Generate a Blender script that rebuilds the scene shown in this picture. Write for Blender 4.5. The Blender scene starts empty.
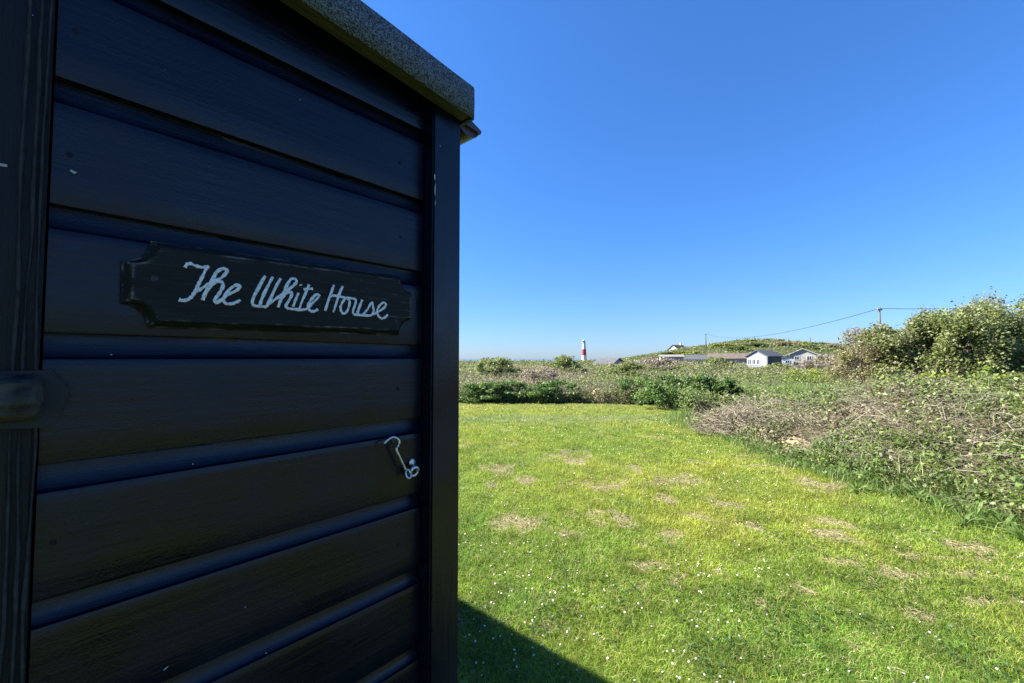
import bpy, bmesh, math, random
import numpy as np
from mathutils import Vector, Matrix

rng = np.random.default_rng(7)
random.seed(7)
scene = bpy.context.scene
COL = scene.collection

# ------------------------------------------------------------------ camera
W, H = 1024, 683
F = 425.0                       # focal length in pixels
HOR = 358.5
PITCH = math.atan((HOR - H / 2) / F)
EYE = 1.5
CAM = np.array([0.0, 0.0, EYE])
cam_d = bpy.data.cameras.new('camera')
cam = bpy.data.objects.new('camera', cam_d)
COL.objects.link(cam)
cam_d.sensor_width = 36.0
cam_d.sensor_fit = 'HORIZONTAL'
cam_d.lens = F / W * 36.0
cam_d.clip_start = 0.02
cam_d.clip_end = 60000
cam.location = CAM
cam.rotation_euler = (math.radians(90) + PITCH, 0, 0)
scene.camera = cam


def ray(px, py):
    x, y = (px - W / 2) / F, -(py - H / 2) / F
    c, s = math.cos(PITCH), math.sin(PITCH)
    return np.array([x, c - s * y, s + c * y])


def gp(px, py, z=0.0):
    r = ray(px, py)
    return CAM + r * ((z - EYE) / r[2])


# ------------------------------------------------------------------ noise
def _hash(ix, iy, seed):
    n = (ix.astype(np.int64) * 374761393 + iy.astype(np.int64) * 668265263 + seed * 1442695041) & 0xffffffff
    n = ((n ^ (n >> 13)) * 1274126177) & 0xffffffff
    return ((n ^ (n >> 16)) & 0xffff) / 65535.0


def vnoise(x, y, seed=0):
    x = np.asarray(x, float); y = np.asarray(y, float)
    ix, iy = np.floor(x), np.floor(y)
    fx, fy = x - ix, y - iy
    fx = fx * fx * (3 - 2 * fx); fy = fy * fy * (3 - 2 * fy)
    a = _hash(ix, iy, seed); b = _hash(ix + 1, iy, seed)
    c = _hash(ix, iy + 1, seed); d = _hash(ix + 1, iy + 1, seed)
    return (a + (b - a) * fx) * (1 - fy) + (c + (d - c) * fx) * fy


def fbm(x, y, seed=0, oct=3):
    t = 0; amp = 1; tot = 0
    for k in range(oct):
        t = t + amp * vnoise(np.asarray(x) * 2 ** k, np.asarray(y) * 2 ** k, seed + 17 * k)
        tot += amp; amp *= .5
    return t / tot


def sstep(a, b, x):
    t = np.clip((np.asarray(x, float) - a) / (b - a), 0, 1)
    return t * t * (3 - 2 * t)


# ------------------------------------------------------------------ helpers
def tag(o, label=None, cat=None, group=None, kind=None):
    if label: o['label'] = label
    if cat: o['category'] = cat
    if group: o['group'] = group
    if kind: o['kind'] = kind
    return o


def empty(name, loc, label, cat, group=None, rz=0.0):
    o = bpy.data.objects.new(name, None)
    COL.objects.link(o)
    o.location = loc
    o.rotation_euler = (0, 0, rz)
    o.empty_display_size = .2
    return tag(o, label, cat, group)


def link(name, me, mats, parent=None):
    o = bpy.data.objects.new(name, me)
    COL.objects.link(o)
    for m in (mats if isinstance(mats, (list, tuple)) else [mats]):
        me.materials.append(m)
    if parent: o.parent = parent
    return o


def big_mesh(name, V, loops, totals, tint=None, smooth=False, midx=None):
    me = bpy.data.meshes.new(name)
    V = np.asarray(V, np.float32)
    loops = np.asarray(loops, np.int32); totals = np.asarray(totals, np.int32)
    me.vertices.add(len(V)); me.vertices.foreach_set('co', V.ravel())
    me.loops.add(len(loops)); me.loops.foreach_set('vertex_index', loops)
    me.polygons.add(len(totals))
    starts = np.concatenate([[0], np.cumsum(totals)[:-1]]).astype(np.int32)
    me.polygons.foreach_set('loop_start', starts)
    if smooth: me.polygons.foreach_set('use_smooth', np.ones(len(totals), bool))
    if midx is not None: me.polygons.foreach_set('material_index', np.asarray(midx, np.int32))
    if tint is not None:
        a = me.attributes.new('tint', 'FLOAT_COLOR', 'POINT')
        c = np.ones((len(V), 4), np.float32); c[:, :3] = np.clip(tint, 0, 1)
        a.data.foreach_set('color', c.ravel())
    me.update(calc_edges=True)
    me.validate()
    return me


class Pile:
    """collects arrays of leaves / blades / stems into one mesh"""
    def __init__(s): s.V = []; s.L = []; s.T = []; s.C = []; s.M = []; s.n = 0

    def add(s, V, loops, totals, C, m=0):
        s.V.append(V); s.L.append(np.asarray(loops) + s.n); s.T.append(totals); s.C.append(C)
        s.M.append(np.full(len(totals), m)); s.n += len(V)

    def mesh(s, name, smooth=False):
        return big_mesh(name, np.concatenate(s.V), np.concatenate(s.L), np.concatenate(s.T),
                        np.concatenate(s.C), smooth, np.concatenate(s.M))

    def leaves(s, P, size, asp, C, up=.6, m=0, hang=0.0):
        N = len(P)
        if N == 0: return
        size = np.broadcast_to(np.asarray(size, float), (N,))[:, None]
        nr = rng.normal(size=(N, 3)); nr[:, 2] = np.abs(nr[:, 2]) + up
        nr /= np.linalg.norm(nr, axis=1)[:, None]
        a = rng.normal(size=(N, 3)); a[:, 2] -= hang
        a -= nr * np.sum(a * nr, 1)[:, None]
        a /= np.linalg.norm(a, axis=1)[:, None] + 1e-9
        w = np.cross(nr, a) * asp * .5
        fold = (rng.random((N, 1)) * .25) * nr
        V = np.stack([P - a * size * .5, P + (w - a * .05 + fold) * size, P + a * size * .5, P + (-w - a * .05 + fold) * size], 1)
        idx = np.arange(N)[:, None] * 4 + np.array([0, 1, 2, 3])
        s.add(V.reshape(-1, 3), idx.ravel(), np.full(N, 4), np.repeat(C, 4, 0), m)

    def blades(s, P, h, w, C, lean=.5, m=0, bend=.6, Ct=None):
        N = len(P)
        if N == 0: return
        h = np.broadcast_to(np.asarray(h, float), (N,))[:, None]
        w = np.broadcast_to(np.asarray(w, float), (N,))[:, None]
        ang = rng.random(N) * 2 * np.pi
        dirv = np.stack([np.cos(ang), np.sin(ang), np.zeros(N)], 1)
        an2 = rng.random(N) * 2 * np.pi
        sid = np.stack([np.cos(an2), np.sin(an2), np.zeros(N)], 1)
        ln = (rng.random((N, 1)) * lean + .08)
        up = np.array([0, 0, 1.0])
        mid = P + dirv * h * ln * .35 + up * h * .55
        tip = P + dirv * h * ln * (1 + bend * .4) + up * h * (1 - .35 * bend * ln)
        V = np.stack([P - sid * w * .5, P + sid * w * .5, mid + sid * w * .42, mid - sid * w * .42, tip], 1)
        b = np.arange(N)[:, None] * 5
        loops = np.concatenate([b + np.array([0, 1, 2, 3]), b + np.array([3, 2, 4])], 1)
        if Ct is None: CC = np.repeat(C, 5, 0)
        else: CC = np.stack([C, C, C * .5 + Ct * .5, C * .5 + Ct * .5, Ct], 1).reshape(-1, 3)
        s.add(V.reshape(-1, 3), loops.ravel(), np.tile([4, 3], N), CC, m)

    def tubes(s, paths, rad, C, m=0, sides=3):
        N, K, _ = paths.shape
        if N == 0: return
        rad = np.broadcast_to(rad, (N, K))
        t = np.gradient(paths, axis=1)
        t /= np.linalg.norm(t, axis=2)[..., None] + 1e-9
        ref = np.where(np.abs(t[..., 2:3]) > .8, np.array([1.0, 0, 0]), np.array([0, 0, 1.0]))
        u = np.cross(t, ref); u /= np.linalg.norm(u, axis=2)[..., None] + 1e-9
        v = np.cross(t, u)
        ring = []
        for k in range(sides):
            a = 2 * np.pi * k / sides
            ring.append(paths + (u * math.cos(a) + v * math.sin(a)) * rad[..., None])
        V = np.stack(ring, 2)
        base = np.arange(N)[:, None, None] * K * sides + np.arange(K - 1)[None, :, None] * sides + np.arange(sides)[None, None, :]
        nxt = np.arange(N)[:, None, None] * K * sides + np.arange(K - 1)[None, :, None] * sides + ((np.arange(sides) + 1) % sides)[None, None, :]
        q = np.stack([base, nxt, nxt + sides, base + sides], -1)
        s.add(V.reshape(-1, 3), q.ravel(), np.full(q.size // 4, 4), np.repeat(C, K * sides, 0), m)


def bm_mesh(name, bm, smooth=False):
    me = bpy.data.meshes.new(name)
    bmesh.ops.recalc_face_normals(bm, faces=bm.faces)
    bm.to_mesh(me); bm.free()
    if smooth:
        for p in me.polygons: p.use_smooth = True
    return me


def add_box(bm, c, s, M=None, bevel=0.0):
    r = bmesh.ops.create_cube(bm, size=1.0)
    vs = r['verts']
    for v in vs:
        p = Vector((v.co.x * s[0] + c[0], v.co.y * s[1] + c[1], v.co.z * s[2] + c[2]))
        v.co = M @ p if M else p
    if bevel:
        es = list({e for v in vs for e in v.link_edges})
        bmesh.ops.bevel(bm, geom=es, offset=bevel, segments=2, affect='EDGES', profile=.6)


def add_lathe(bm, prof, seg=24, c=(0, 0, 0), M=None):
    rings = []
    for r, z in prof:
        ring = []
        for k in range(seg):
            a = 2 * math.pi * k / seg
            p = Vector((c[0] + r * math.cos(a), c[1] + r * math.sin(a), c[2] + z))
            ring.append(bm.verts.new(M @ p if M else p))
        rings.append(ring)
    for a, b in zip(rings[:-1], rings[1:]):
        for k in range(seg):
            bm.faces.new((a[k], a[(k + 1) % seg], b[(k + 1) % seg], b[k]))
    bm.faces.new(rings[0]); bm.faces.new(rings[-1])


def add_tube(bm, pts, r, sides=8, flat=None):
    """tube along pts; flat=(normal, factor) squashes it along a normal"""
    pts = [Vector(p) for p in pts]
    n = len(pts); rings = []
    for i, p in enumerate(pts):
        t = (pts[min(i + 1, n - 1)] - pts[max(i - 1, 0)]).normalized()
        ref = flat[0] if flat else (Vector((0, 0, 1)) if abs(t.z) < .9 else Vector((1, 0, 0)))
        u = t.cross(ref).normalized(); v = u.cross(t).normalized()
        rr = r[i] if isinstance(r, (list, tuple)) else r
        ring = []
        for k in range(sides):
            a = 2 * math.pi * k / sides
            ring.append(bm.verts.new(p + u * math.cos(a) * rr + v * math.sin(a) * rr * (flat[1] if flat else 1)))
        rings.append(ring)
    for a, b in zip(rings[:-1], rings[1:]):
        for k in range(sides):
            bm.faces.new((a[k], a[(k + 1) % sides], b[(k + 1) % sides], b[k]))
    bm.faces.new(rings[0]); bm.faces.new(list(reversed(rings[-1])))


def catmull(pts, n=6):
    P = [np.array(p, float) for p in pts]
    P = [2 * P[0] - P[1]] + P + [2 * P[-1] - P[-2]]
    out = []
    for i in range(1, len(P) - 2):
        for k in range(n):
            t = k / n
            out.append(.5 * ((2 * P[i]) + (-P[i - 1] + P[i + 1]) * t + (2 * P[i - 1] - 5 * P[i] + 4 * P[i + 1] - P[i + 2]) * t * t
                             + (-P[i - 1] + 3 * P[i] - 3 * P[i + 1] + P[i + 2]) * t ** 3))
    out.append(P[-2])
    return out


# ------------------------------------------------------------------ materials
def new_mat(name):
    m = bpy.data.materials.new(name); m.use_nodes = True
    nt = m.node_tree
    b = nt.nodes['Principled BSDF']
    return m, nt, b


def simple(name, col, rough=.6, noise=.25, scale=8.0, bump=0.0, metallic=0.0, spec=.5, stretch=None):
    m, nt, b = new_mat(name)
    tc = nt.nodes.new('ShaderNodeTexCoord'); mp = nt.nodes.new('ShaderNodeMapping')
    nt.links.new(tc.outputs['Object'], mp.inputs['Vector'])
    if stretch: mp.inputs['Scale'].default_value = stretch
    n = nt.nodes.new('ShaderNodeTexNoise'); n.inputs['Scale'].default_value = scale; n.inputs['Detail'].default_value = 6
    nt.links.new(mp.outputs['Vector'], n.inputs['Vector'])
    r = nt.nodes.new('ShaderNodeValToRGB')
    r.color_ramp.elements[0].position = .3; r.color_ramp.elements[1].position = .7
    c = np.array(col)
    r.color_ramp.elements[0].color = (*(c * (1 - noise)), 1); r.color_ramp.elements[1].color = (*np.minimum(c * (1 + noise), .95), 1)
    nt.links.new(n.outputs['Fac'], r.inputs['Fac']); nt.links.new(r.outputs['Color'], b.inputs['Base Color'])
    b.inputs['Roughness'].default_value = rough; b.inputs['Metallic'].default_value = metallic
    b.inputs['Specular IOR Level'].default_value = spec
    if bump:
        bp = nt.nodes.new('ShaderNodeBump'); bp.inputs['Strength'].default_value = bump; bp.inputs['Distance'].default_value = .01
        nt.links.new(n.outputs['Fac'], bp.inputs['Height']); nt.links.new(bp.outputs['Normal'], b.inputs['Normal'])
    return m


def leaf_mat(name, transl=.35, rough=.5, spec=.35):
    m, nt, b = new_mat(name)
    at = nt.nodes.new('ShaderNodeAttribute'); at.attribute_name = 'tint'
    nt.links.new(at.outputs['Color'], b.inputs['Base Color'])
    b.inputs['Roughness'].default_value = rough; b.inputs['Specular IOR Level'].default_value = spec
    if transl > 0:
        tr = nt.nodes.new('ShaderNodeBsdfTranslucent')
        hs = nt.nodes.new('ShaderNodeHueSaturation'); hs.inputs['Value'].default_value = 1.25; hs.inputs['Saturation'].default_value = 1.1
        nt.links.new(at.outputs['Color'], hs.inputs['Color']); nt.links.new(hs.outputs['Color'], tr.inputs['Color'])
        mx = nt.nodes.new('ShaderNodeMixShader'); mx.inputs['Fac'].default_value = transl
        nt.links.new(b.outputs['BSDF'], mx.inputs[1]); nt.links.new(tr.outputs['BSDF'], mx.inputs[2])
        nt.links.new(mx.outputs['Shader'], nt.nodes['Material Output'].inputs['Surface'])
    return m


def tint_mat(name, rough=.9, bump_scale=60, bump=.5):
    m, nt, b = new_mat(name)
    at = nt.nodes.new('ShaderNodeAttribute'); at.attribute_name = 'tint'
    tc = nt.nodes.new('ShaderNodeTexCoord')
    n = nt.nodes.new('ShaderNodeTexNoise'); n.inputs['Scale'].default_value = bump_scale; n.inputs['Detail'].default_value = 5
    nt.links.new(tc.outputs['Object'], n.inputs['Vector'])
    mx = nt.nodes.new('ShaderNodeMix'); mx.data_type = 'RGBA'; mx.blend_type = 'OVERLAY'; mx.inputs['Factor'].default_value = .6
    nt.links.new(at.outputs['Color'], mx.inputs['A']); nt.links.new(n.outputs['Color'], mx.inputs['B'])
    nt.links.new(mx.outputs['Result'], b.inputs['Base Color'])
    hs = nt.nodes.new('ShaderNodeHueSaturation'); hs.inputs['Saturation'].default_value = 0
    nt.links.new(n.outputs['Color'], hs.inputs['Color']); nt.links.new(hs.outputs['Color'], mx.inputs['B'])
    b.inputs['Roughness'].default_value = rough; b.inputs['Specular IOR Level'].default_value = .15
    bp = nt.nodes.new('ShaderNodeBump'); bp.inputs['Strength'].default_value = bump; bp.inputs['Distance'].default_value = .02
    nt.links.new(n.outputs['Fac'], bp.inputs['Height']); nt.links.new(bp.outputs['Normal'], b.inputs['Normal'])
    return m


def paint_mat(name, col, rough=.42, grain_axis='X', grain=1.0):
    """dark gloss paint over timber: fine grain bump, patchy gloss, tiny dust flecks"""
    m, nt, b = new_mat(name)
    tc = nt.nodes.new('ShaderNodeTexCoord'); mp = nt.nodes.new('ShaderNodeMapping')
    mp.inputs['Scale'].default_value = (2.2, 40, 40) if grain_axis == 'X' else (40, 40, 2.2)
    nt.links.new(tc.outputs['Object'], mp.inputs['Vector'])
    n = nt.nodes.new('ShaderNodeTexNoise'); n.inputs['Scale'].default_value = 3.0; n.inputs['Detail'].default_value = 8; n.inputs['Roughness'].default_value = .65
    nt.links.new(mp.outputs['Vector'], n.inputs['Vector'])
    n2 = nt.nodes.new('ShaderNodeTexNoise'); n2.inputs['Scale'].default_value = 9; n2.inputs['Detail'].default_value = 5
    nt.links.new(tc.outputs['Object'], n2.inputs['Vector'])
    n3 = nt.nodes.new('ShaderNodeTexNoise'); n3.inputs['Scale'].default_value = 420; n3.inputs['Detail'].default_value = 2
    nt.links.new(tc.outputs['Object'], n3.inputs['Vector'])
    ramp = nt.nodes.new('ShaderNodeValToRGB')
    c = np.array(col)
    ramp.color_ramp.elements[0].position = .35; ramp.color_ramp.elements[1].position = .75
    ramp.color_ramp.elements[0].color = (*(c * .7), 1); ramp.color_ramp.elements[1].color = (*(c * 1.5), 1)
    nt.links.new(n2.outputs['Fac'], ramp.inputs['Fac'])
    # dust flecks
    fl = nt.nodes.new('ShaderNodeValToRGB'); fl.color_ramp.elements[0].position = .70; fl.color_ramp.elements[1].position = .80
    nt.links.new(n3.outputs['Fac'], fl.inputs['Fac'])
    mx = nt.nodes.new('ShaderNodeMix'); mx.data_type = 'RGBA'
    ml = nt.nodes.new('ShaderNodeMath'); ml.operation = 'MULTIPLY'; ml.inputs[1].default_value = .30
    nt.links.new(fl.outputs['Color'], ml.inputs[0]); nt.links.new(ml.outputs[0], mx.inputs['Factor'])
    nt.links.new(ramp.outputs['Color'], mx.inputs['A']); mx.inputs['B'].default_value = (.09, .09, .09, 1)
    nt.links.new(mx.outputs['Result'], b.inputs['Base Color'])
    rr = nt.nodes.new('ShaderNodeMapRange'); rr.inputs['From Min'].default_value = .3; rr.inputs['From Max'].default_value = .7; rr.inputs['To Min'].default_value = rough - .1; rr.inputs['To Max'].default_value = rough + .16
    nt.links.new(n2.outputs['Fac'], rr.inputs['Value']); nt.links.new(rr.outputs['Result'], b.inputs['Roughness'])
    b1 = nt.nodes.new('ShaderNodeBump'); b1.inputs['Strength'].default_value = min(1, .42 * grain); b1.inputs['Distance'].default_value = .0014 * grain
    nt.links.new(n.outputs['Fac'], b1.inputs['Height'])
    b2 = nt.nodes.new('ShaderNodeBump'); b2.inputs['Strength'].default_value = .6; b2.inputs['Distance'].default_value = .0004
    nt.links.new(n3.outputs['Fac'], b2.inputs['Height']); nt.links.new(b1.outputs['Normal'], b2.inputs['Normal'])
    nt.links.new(b2.outputs['Normal'], b.inputs['Normal'])
    b.inputs['Specular IOR Level'].default_value = .33
    return m


M_paint = paint_mat('black_gloss_paint', (.0010, .0021, .0095), .27)
M_paintv = paint_mat('black_gloss_paint_upright', (.0011, .0021, .0095), .26, 'Z')
M_rough = paint_mat('weathered_black_timber', (.0022, .0024, .004), .5, 'Z', 4.5)
M_leaf = leaf_mat('leaf', .42)
M_grass = leaf_mat('grass_blade', .4, .55, .3)
M_stem = leaf_mat('stem', 0, .8, .2)

# felt: mineral granules
M_felt, nt, b = new_mat('mineral_felt')
tc = nt.nodes.new('ShaderNodeTexCoord')
vo = nt.nodes.new('ShaderNodeTexVoronoi'); vo.inputs['Scale'].default_value = 620
nt.links.new(tc.outputs['Object'], vo.inputs['Vector'])
rp = nt.nodes.new('ShaderNodeValToRGB')
rp.color_ramp.elements[0].color = (.016, .018, .022, 1); rp.color_ramp.elements[1].color = (.15, .185, .25, 1)
rp.color_ramp.elements[0].position = .15; rp.color_ramp.elements[1].position = .95
sx = nt.nodes.new('ShaderNodeSeparateColor'); nt.links.new(vo.outputs['Color'], sx.inputs['Color'])
nt.links.new(sx.outputs['Red'], rp.inputs['Fac']); nt.links.new(rp.outputs['Color'], b.inputs['Base Color'])
b.inputs['Roughness'].default_value = .85
bp = nt.nodes.new('ShaderNodeBump'); bp.inputs['Strength'].default_value = .8; bp.inputs['Distance'].default_value = .002
nt.links.new(vo.outputs['Distance'], bp.inputs['Height']); nt.links.new(bp.outputs['Normal'], b.inputs['Normal'])

M_batten = simple('bare_roof_batten', (.05, .046, .036), .8, .35, 6, .3, stretch=(2, 30, 30))
M_gutter = simple('brown_plastic_gutter', (.055, .03, .028), .35, .15, 20)
M_galv = simple('zinc_plated_steel', (.62, .63, .62), .38, .25, 90, .2, metallic=.9)
M_rust = simple('worn_bolt_metal', (.07, .065, .055), .6, .6, 60, .5, metallic=.35)
M_white = simple('white_house_paint', (.5, .5, .49), .6, .05, 2)
M_letter = simple('white_sign_paint', (.68, .70, .74), .5, .35, 320, .5)
M_dirtyw = simple('off_white_paint', (.32, .305, .275), .7, .12, 2)
M_red = simple('red_masonry_paint', (.28, .018, .025), .5, .08, 1)
M_dkglass = simple('dark_glass', (.03, .04, .05), .12, .2, 1)
M_slate = simple('grey_felt_roof', (.065, .068, .076), .75, .2, 3)
M_brownroof = simple('brown_tile_roof', (.11, .085, .065), .8, .25, 2)
M_shadeside = simple('shaded_hut_side', (.03, .032, .045), .6, .2, 3)  # side turned from the sun: its shade is put into the wall colour
M_greywood = simple('grey_weathered_wood', (.20, .18, .16), .85, .3, 4, .3)
M_conc = simple('pale_masonry', (.5, .46, .4), .85, .15, 2)
M_pole = simple('tarred_pole_wood', (.085, .072, .06), .85, .25, 4)
M_wire = simple('black_cable', (.02, .02, .02), .6, .1, 5)
M_petal = leaf_mat('daisy_petal', .15, .7, .2)

# sign board: black weathered oak with grain and bare worn bits
M_board, nt, b = new_mat('worn_black_sign_board')
tc = nt.nodes.new('ShaderNodeTexCoord'); mp = nt.nodes.new('ShaderNodeMapping'); mp.inputs['Scale'].default_value = (3.2, 60, 60)
nt.links.new(tc.outputs['Object'], mp.inputs['Vector'])
n = nt.nodes.new('ShaderNodeTexNoise'); n.inputs['Scale'].default_value = 5; n.inputs['Detail'].default_value = 9; n.inputs['Roughness'].default_value = .7
nt.links.new(mp.outputs['Vector'], n.inputs['Vector'])
rp = nt.nodes.new('ShaderNodeValToRGB')
rp.color_ramp.elements[0].position = .3; rp.color_ramp.elements[0].color = (.004, .004, .004, 1)
rp.color_ramp.elements[1].position = .62; rp.color_ramp.elements[1].color = (.014, .015, .014, 1)
e = rp.color_ramp.elements.new(.70); e.color = (.16, .155, .14, 1)
bv = nt.nodes.new('ShaderNodeBevel'); bv.samples = 6; bv.inputs['Radius'].default_value = .005
ge = nt.nodes.new('ShaderNodeNewGeometry'); dp = nt.nodes.new('ShaderNodeVectorMath'); dp.operation = 'DOT_PRODUCT'
nt.links.new(bv.outputs['Normal'], dp.inputs[0]); nt.links.new(ge.outputs['Normal'], dp.inputs[1])
em = nt.nodes.new('ShaderNodeMapRange'); em.inputs['From Min'].default_value = .995; em.inputs['From Max'].default_value = .90
em.inputs['To Min'].default_value = 0; em.inputs['To Max'].default_value = 1
nt.links.new(dp.outputs['Value'], em.inputs['Value'])
wn_ = nt.nodes.new('ShaderNodeTexNoise'); wn_.inputs['Scale'].default_value = 26; wn_.inputs['Detail'].default_value = 8; wn_.inputs['Roughness'].default_value = .75
mp2 = nt.nodes.new('ShaderNodeMapping'); mp2.inputs['Scale'].default_value = (1.0, 2.5, 2.5)
nt.links.new(tc.outputs['Object'], mp2.inputs['Vector']); nt.links.new(mp2.outputs['Vector'], wn_.inputs['Vector'])
wr_ = nt.nodes.new('ShaderNodeMapRange'); wr_.inputs['From Min'].default_value = .50; wr_.inputs['From Max'].default_value = .62
nt.links.new(wn_.outputs['Fac'], wr_.inputs['Value'])
mw = nt.nodes.new('ShaderNodeMath'); mw.operation = 'MULTIPLY'; nt.links.new(em.outputs['Result'], mw.inputs[0]); nt.links.new(wr_.outputs['Result'], mw.inputs[1])
mc = nt.nodes.new('ShaderNodeMix'); mc.data_type = 'RGBA'; nt.links.new(mw.outputs[0], mc.inputs['Factor'])
nt.links.new(n.outputs['Fac'], rp.inputs['Fac']); nt.links.new(rp.outputs['Color'], mc.inputs['A']); mc.inputs['B'].default_value = (.26, .25, .23, 1)
nt.links.new(mc.outputs['Result'], b.inputs['Base Color'])
b.inputs['Roughness'].default_value = .62; b.inputs['Specular IOR Level'].default_value = .22
bp = nt.nodes.new('ShaderNodeBump'); bp.inputs['Strength'].default_value = .9; bp.inputs['Distance'].default_value = .002
nt.links.new(n.outputs['Fac'], bp.inputs['Height']); nt.links.new(bp.outputs['Normal'], b.inputs['Normal'])

# ------------------------------------------------------------------ the hut (wall frame: u along the planks, v up, n to the viewer)
VPX = 885.0
ALPHA = math.atan((VPX - W / 2) / F)
D_ = np.array([math.sin(ALPHA), math.cos(ALPHA), 0.0])
N_ = np.array([math.cos(ALPHA), -math.sin(ALPHA), 0.0])
PLANK = .12
def _hit(px, py, dist):
    r = ray(px, py); t = dist / -np.dot(r, N_)
    p = CAM + r * t
    return np.dot(p, D_), p[2]
va, vb = _hit(422, 138, 1.0)[1], _hit(422, 650, 1.0)[1]
WALL = 7 * PLANK / (va - vb)          # distance camera - wall plane
def uv(px, py, off=0.0):
    return _hit(px, py, WALL - off)
def w3(u, v, n=0.0):
    return D_ * u + N_ * (n - WALL) + np.array([0, 0, v])
print('wall distance', WALL, 'heights', [round(uv(422, y)[1], 3) for y in (138, 207.5, 275, 346, 425, 498, 573, 650)])

uR0 = uv(422, 300)[0]                  # planks end here
hut_o = w3(uR0, 0, 0)
HM = Matrix(((D_[0], N_[0], 0, 0), (D_[1], N_[1], 0, 0), (0, 0, 1, 0), (0, 0, 0, 1)))   # local x=u, y=n, z=v  (mirrored-free check below)
# local frame used for the hut: x = u, y = -n (into the hut), z up
rz = math.atan2(D_[1], D_[0])
hut = empty('beach_hut', hut_o, 'black painted shiplap beach hut with felt roof, filling the left side', 'beach hut', None, rz)
def L(u, v, n=0.0):
    return (u - uR0, -n, v)

# post proudness: front-left edge of post appears at x=432
best = min(np.linspace(.003, .06, 200), key=lambda t: abs(uv(432, 340, t)[0] - uR0 - .001))
PROUD = float(best)
uPR = uv(460.3, 340, PROUD)[0]
print('post proud', PROUD, 'post width', uPR - uR0)
# lips
vlip0 = uv(422, 138)[1] + .013
uL = uv(52, 150)[0]; uL2 = uv(30, 640)[0]
print('left trim edge u', uL, uL2, 'uR0', uR0)
uLeft = -.3 * 0 + uL
HUTW = 2.1; HUTD = 4.4
uFarL = uR0 - HUTW

# roof edge line (front offset OV)
OV = .05
rb0, rb1 = uv(301.5, 0, OV), uv(472, 117.7, OV)
rt0, rt1 = uv(361, 0, OV), uv(473.7, 84.3, OV)
print('roof bottom', rb0, rb1, 'top', rt0, rt1)
ROOF_R = rb1[0] + .005
slope = (rb1[1] - rb0[1]) / (rb1[0] - rb0[0])
print('roof slope', slope)
slope = max(min(slope, .02), -.16)
vRB = rb1[1]; FELT_H = max(.045, min(.08, rt1[1] - rb1[1]))
def roofv(u): return vRB + (u - ROOF_R) * slope


def cladding(name, x0, x1, to_local, vtop, vbot, mat, parent, cut=None):
    prof = []
    k = -3
    lips = []
    v = vlip0 + 3 * PLANK
    while v > vbot - PLANK:
        lips.append(v); v -= PLANK
    for lv in lips:
        for t in np.linspace(0, math.pi / 2, 9):
            prof.append((lv - .0235 * math.sin(t), -.0095 * math.cos(t)))
        prof.append((lv - .0239, .0007)); prof.append((lv - .0246, .0010)); prof.append((lv - .034, .0012))
        prof.append((lv - .06, .0010)); prof.append((lv - .09, .0007))
        prof.append((lv - PLANK + .0025, .0012)); prof.append((lv - PLANK + .0006, .0006)); prof.append((lv - PLANK + .0003, -.0095))
    prof = [p for p in prof if p[0] >= vbot]
    NU = 40
    us = np.linspace(x0, x1, NU)
    V = []; 
    for i, (pv, pn) in enumerate(prof):
        for j, u in enumerate(us):
            pl = int(math.floor((vlip0 - pv) / PLANK))
            wob = .0016 * (float(vnoise(u * 3 + 11.3 * pl, pl * 1.7, 5)) - .5)
            vw = .0022 * (float(vnoise(u * 2.2 + 4, pl * 3.1, 9)) - .5)
            V.append(to_local(u, pv + vw, pn + wob))
    V = np.array(V); n = len(prof)
    idx = np.arange(n * NU).reshape(n, NU)
    q = np.stack([idx[:-1, :-1], idx[1:, :-1], idx[1:, 1:], idx[:-1, 1:]], -1).reshape(-1, 4)
    me = big_mesh(name, V, q.ravel(), np.full(len(q), 4), None, True)
    # keep only what is under the sloping roof
    bm = bmesh.new(); bm.from_mesh(me)
    if cut:
        geom = bm.verts[:] + bm.edges[:] + bm.faces[:]
        bmesh.ops.bisect_plane(bm, geom=geom, plane_co=cut[0], plane_no=cut[1], clear_outer=True)
    bm.to_mesh(me); bm.free()
    me.set_sharp_from_angle(angle=math.radians(28))
    return link(name, me, mat, parent)

cutp = (Vector(L(ROOF_R, vRB + .03, 0)), Vector((-slope, 0, 1)).normalized())
cladding('shiplap_cladding', uLeft, uR0, L, 3, .08, M_paint, hut, cutp)
side_u = uPR - .012
def Lside(u, v, n): return (side_u - uR0 + n, u, v)
cladding('shiplap_cladding', .03, HUTD, Lside, 3, .08, M_paint, hut, cutp)

def hut_box(name, u0, u1, v0, v1, n0, n1, mat, bevel=.002, top_slope=False):
    bm = bmesh.new()
    c = ((u0 + u1) / 2 - uR0, -(n0 + n1) / 2, (v0 + v1) / 2)
    add_box(bm, c, (u1 - u0, abs(n1 - n0), v1 - v0), None, 0)
    if top_slope:
        for v in bm.verts:
            if v.co.z > (v0 + v1) / 2: v.co.z = roofv(v.co.x + uR0) + top_slope
    if bevel: bmesh.ops.bevel(bm, geom=bm.edges[:], offset=bevel, segments=2, affect='EDGES')
    return link(name, bm_mesh(name, bm), mat, hut)

bm = bmesh.new()
for side in (0, 1, 2):
    pts_ = [L(uLeft - .0045 - .006 * side + .006 * (float(fbm(z * 9, side * 3.3, 311)) - .5), z, .0125) for z in np.arange(.2, 2.0, .012)]
    add_tube(bm, pts_, [.0003 + .0016 * float(vnoise(i * .35, side * 5.1, 313)) for i in range(len(pts_))], 5)
sp_ = link('split_edge', bm_mesh('split_edge', bm), simple('splintered_edge', (.012, .012, .014), .8, .7, 90, .4), hut)
sp_['kind'] = 'stuff'
hut_box('corner_post', uR0 + .0015, uPR, .05, 2.0, -.03, PROUD, M_paintv, .003, .028)
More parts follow.
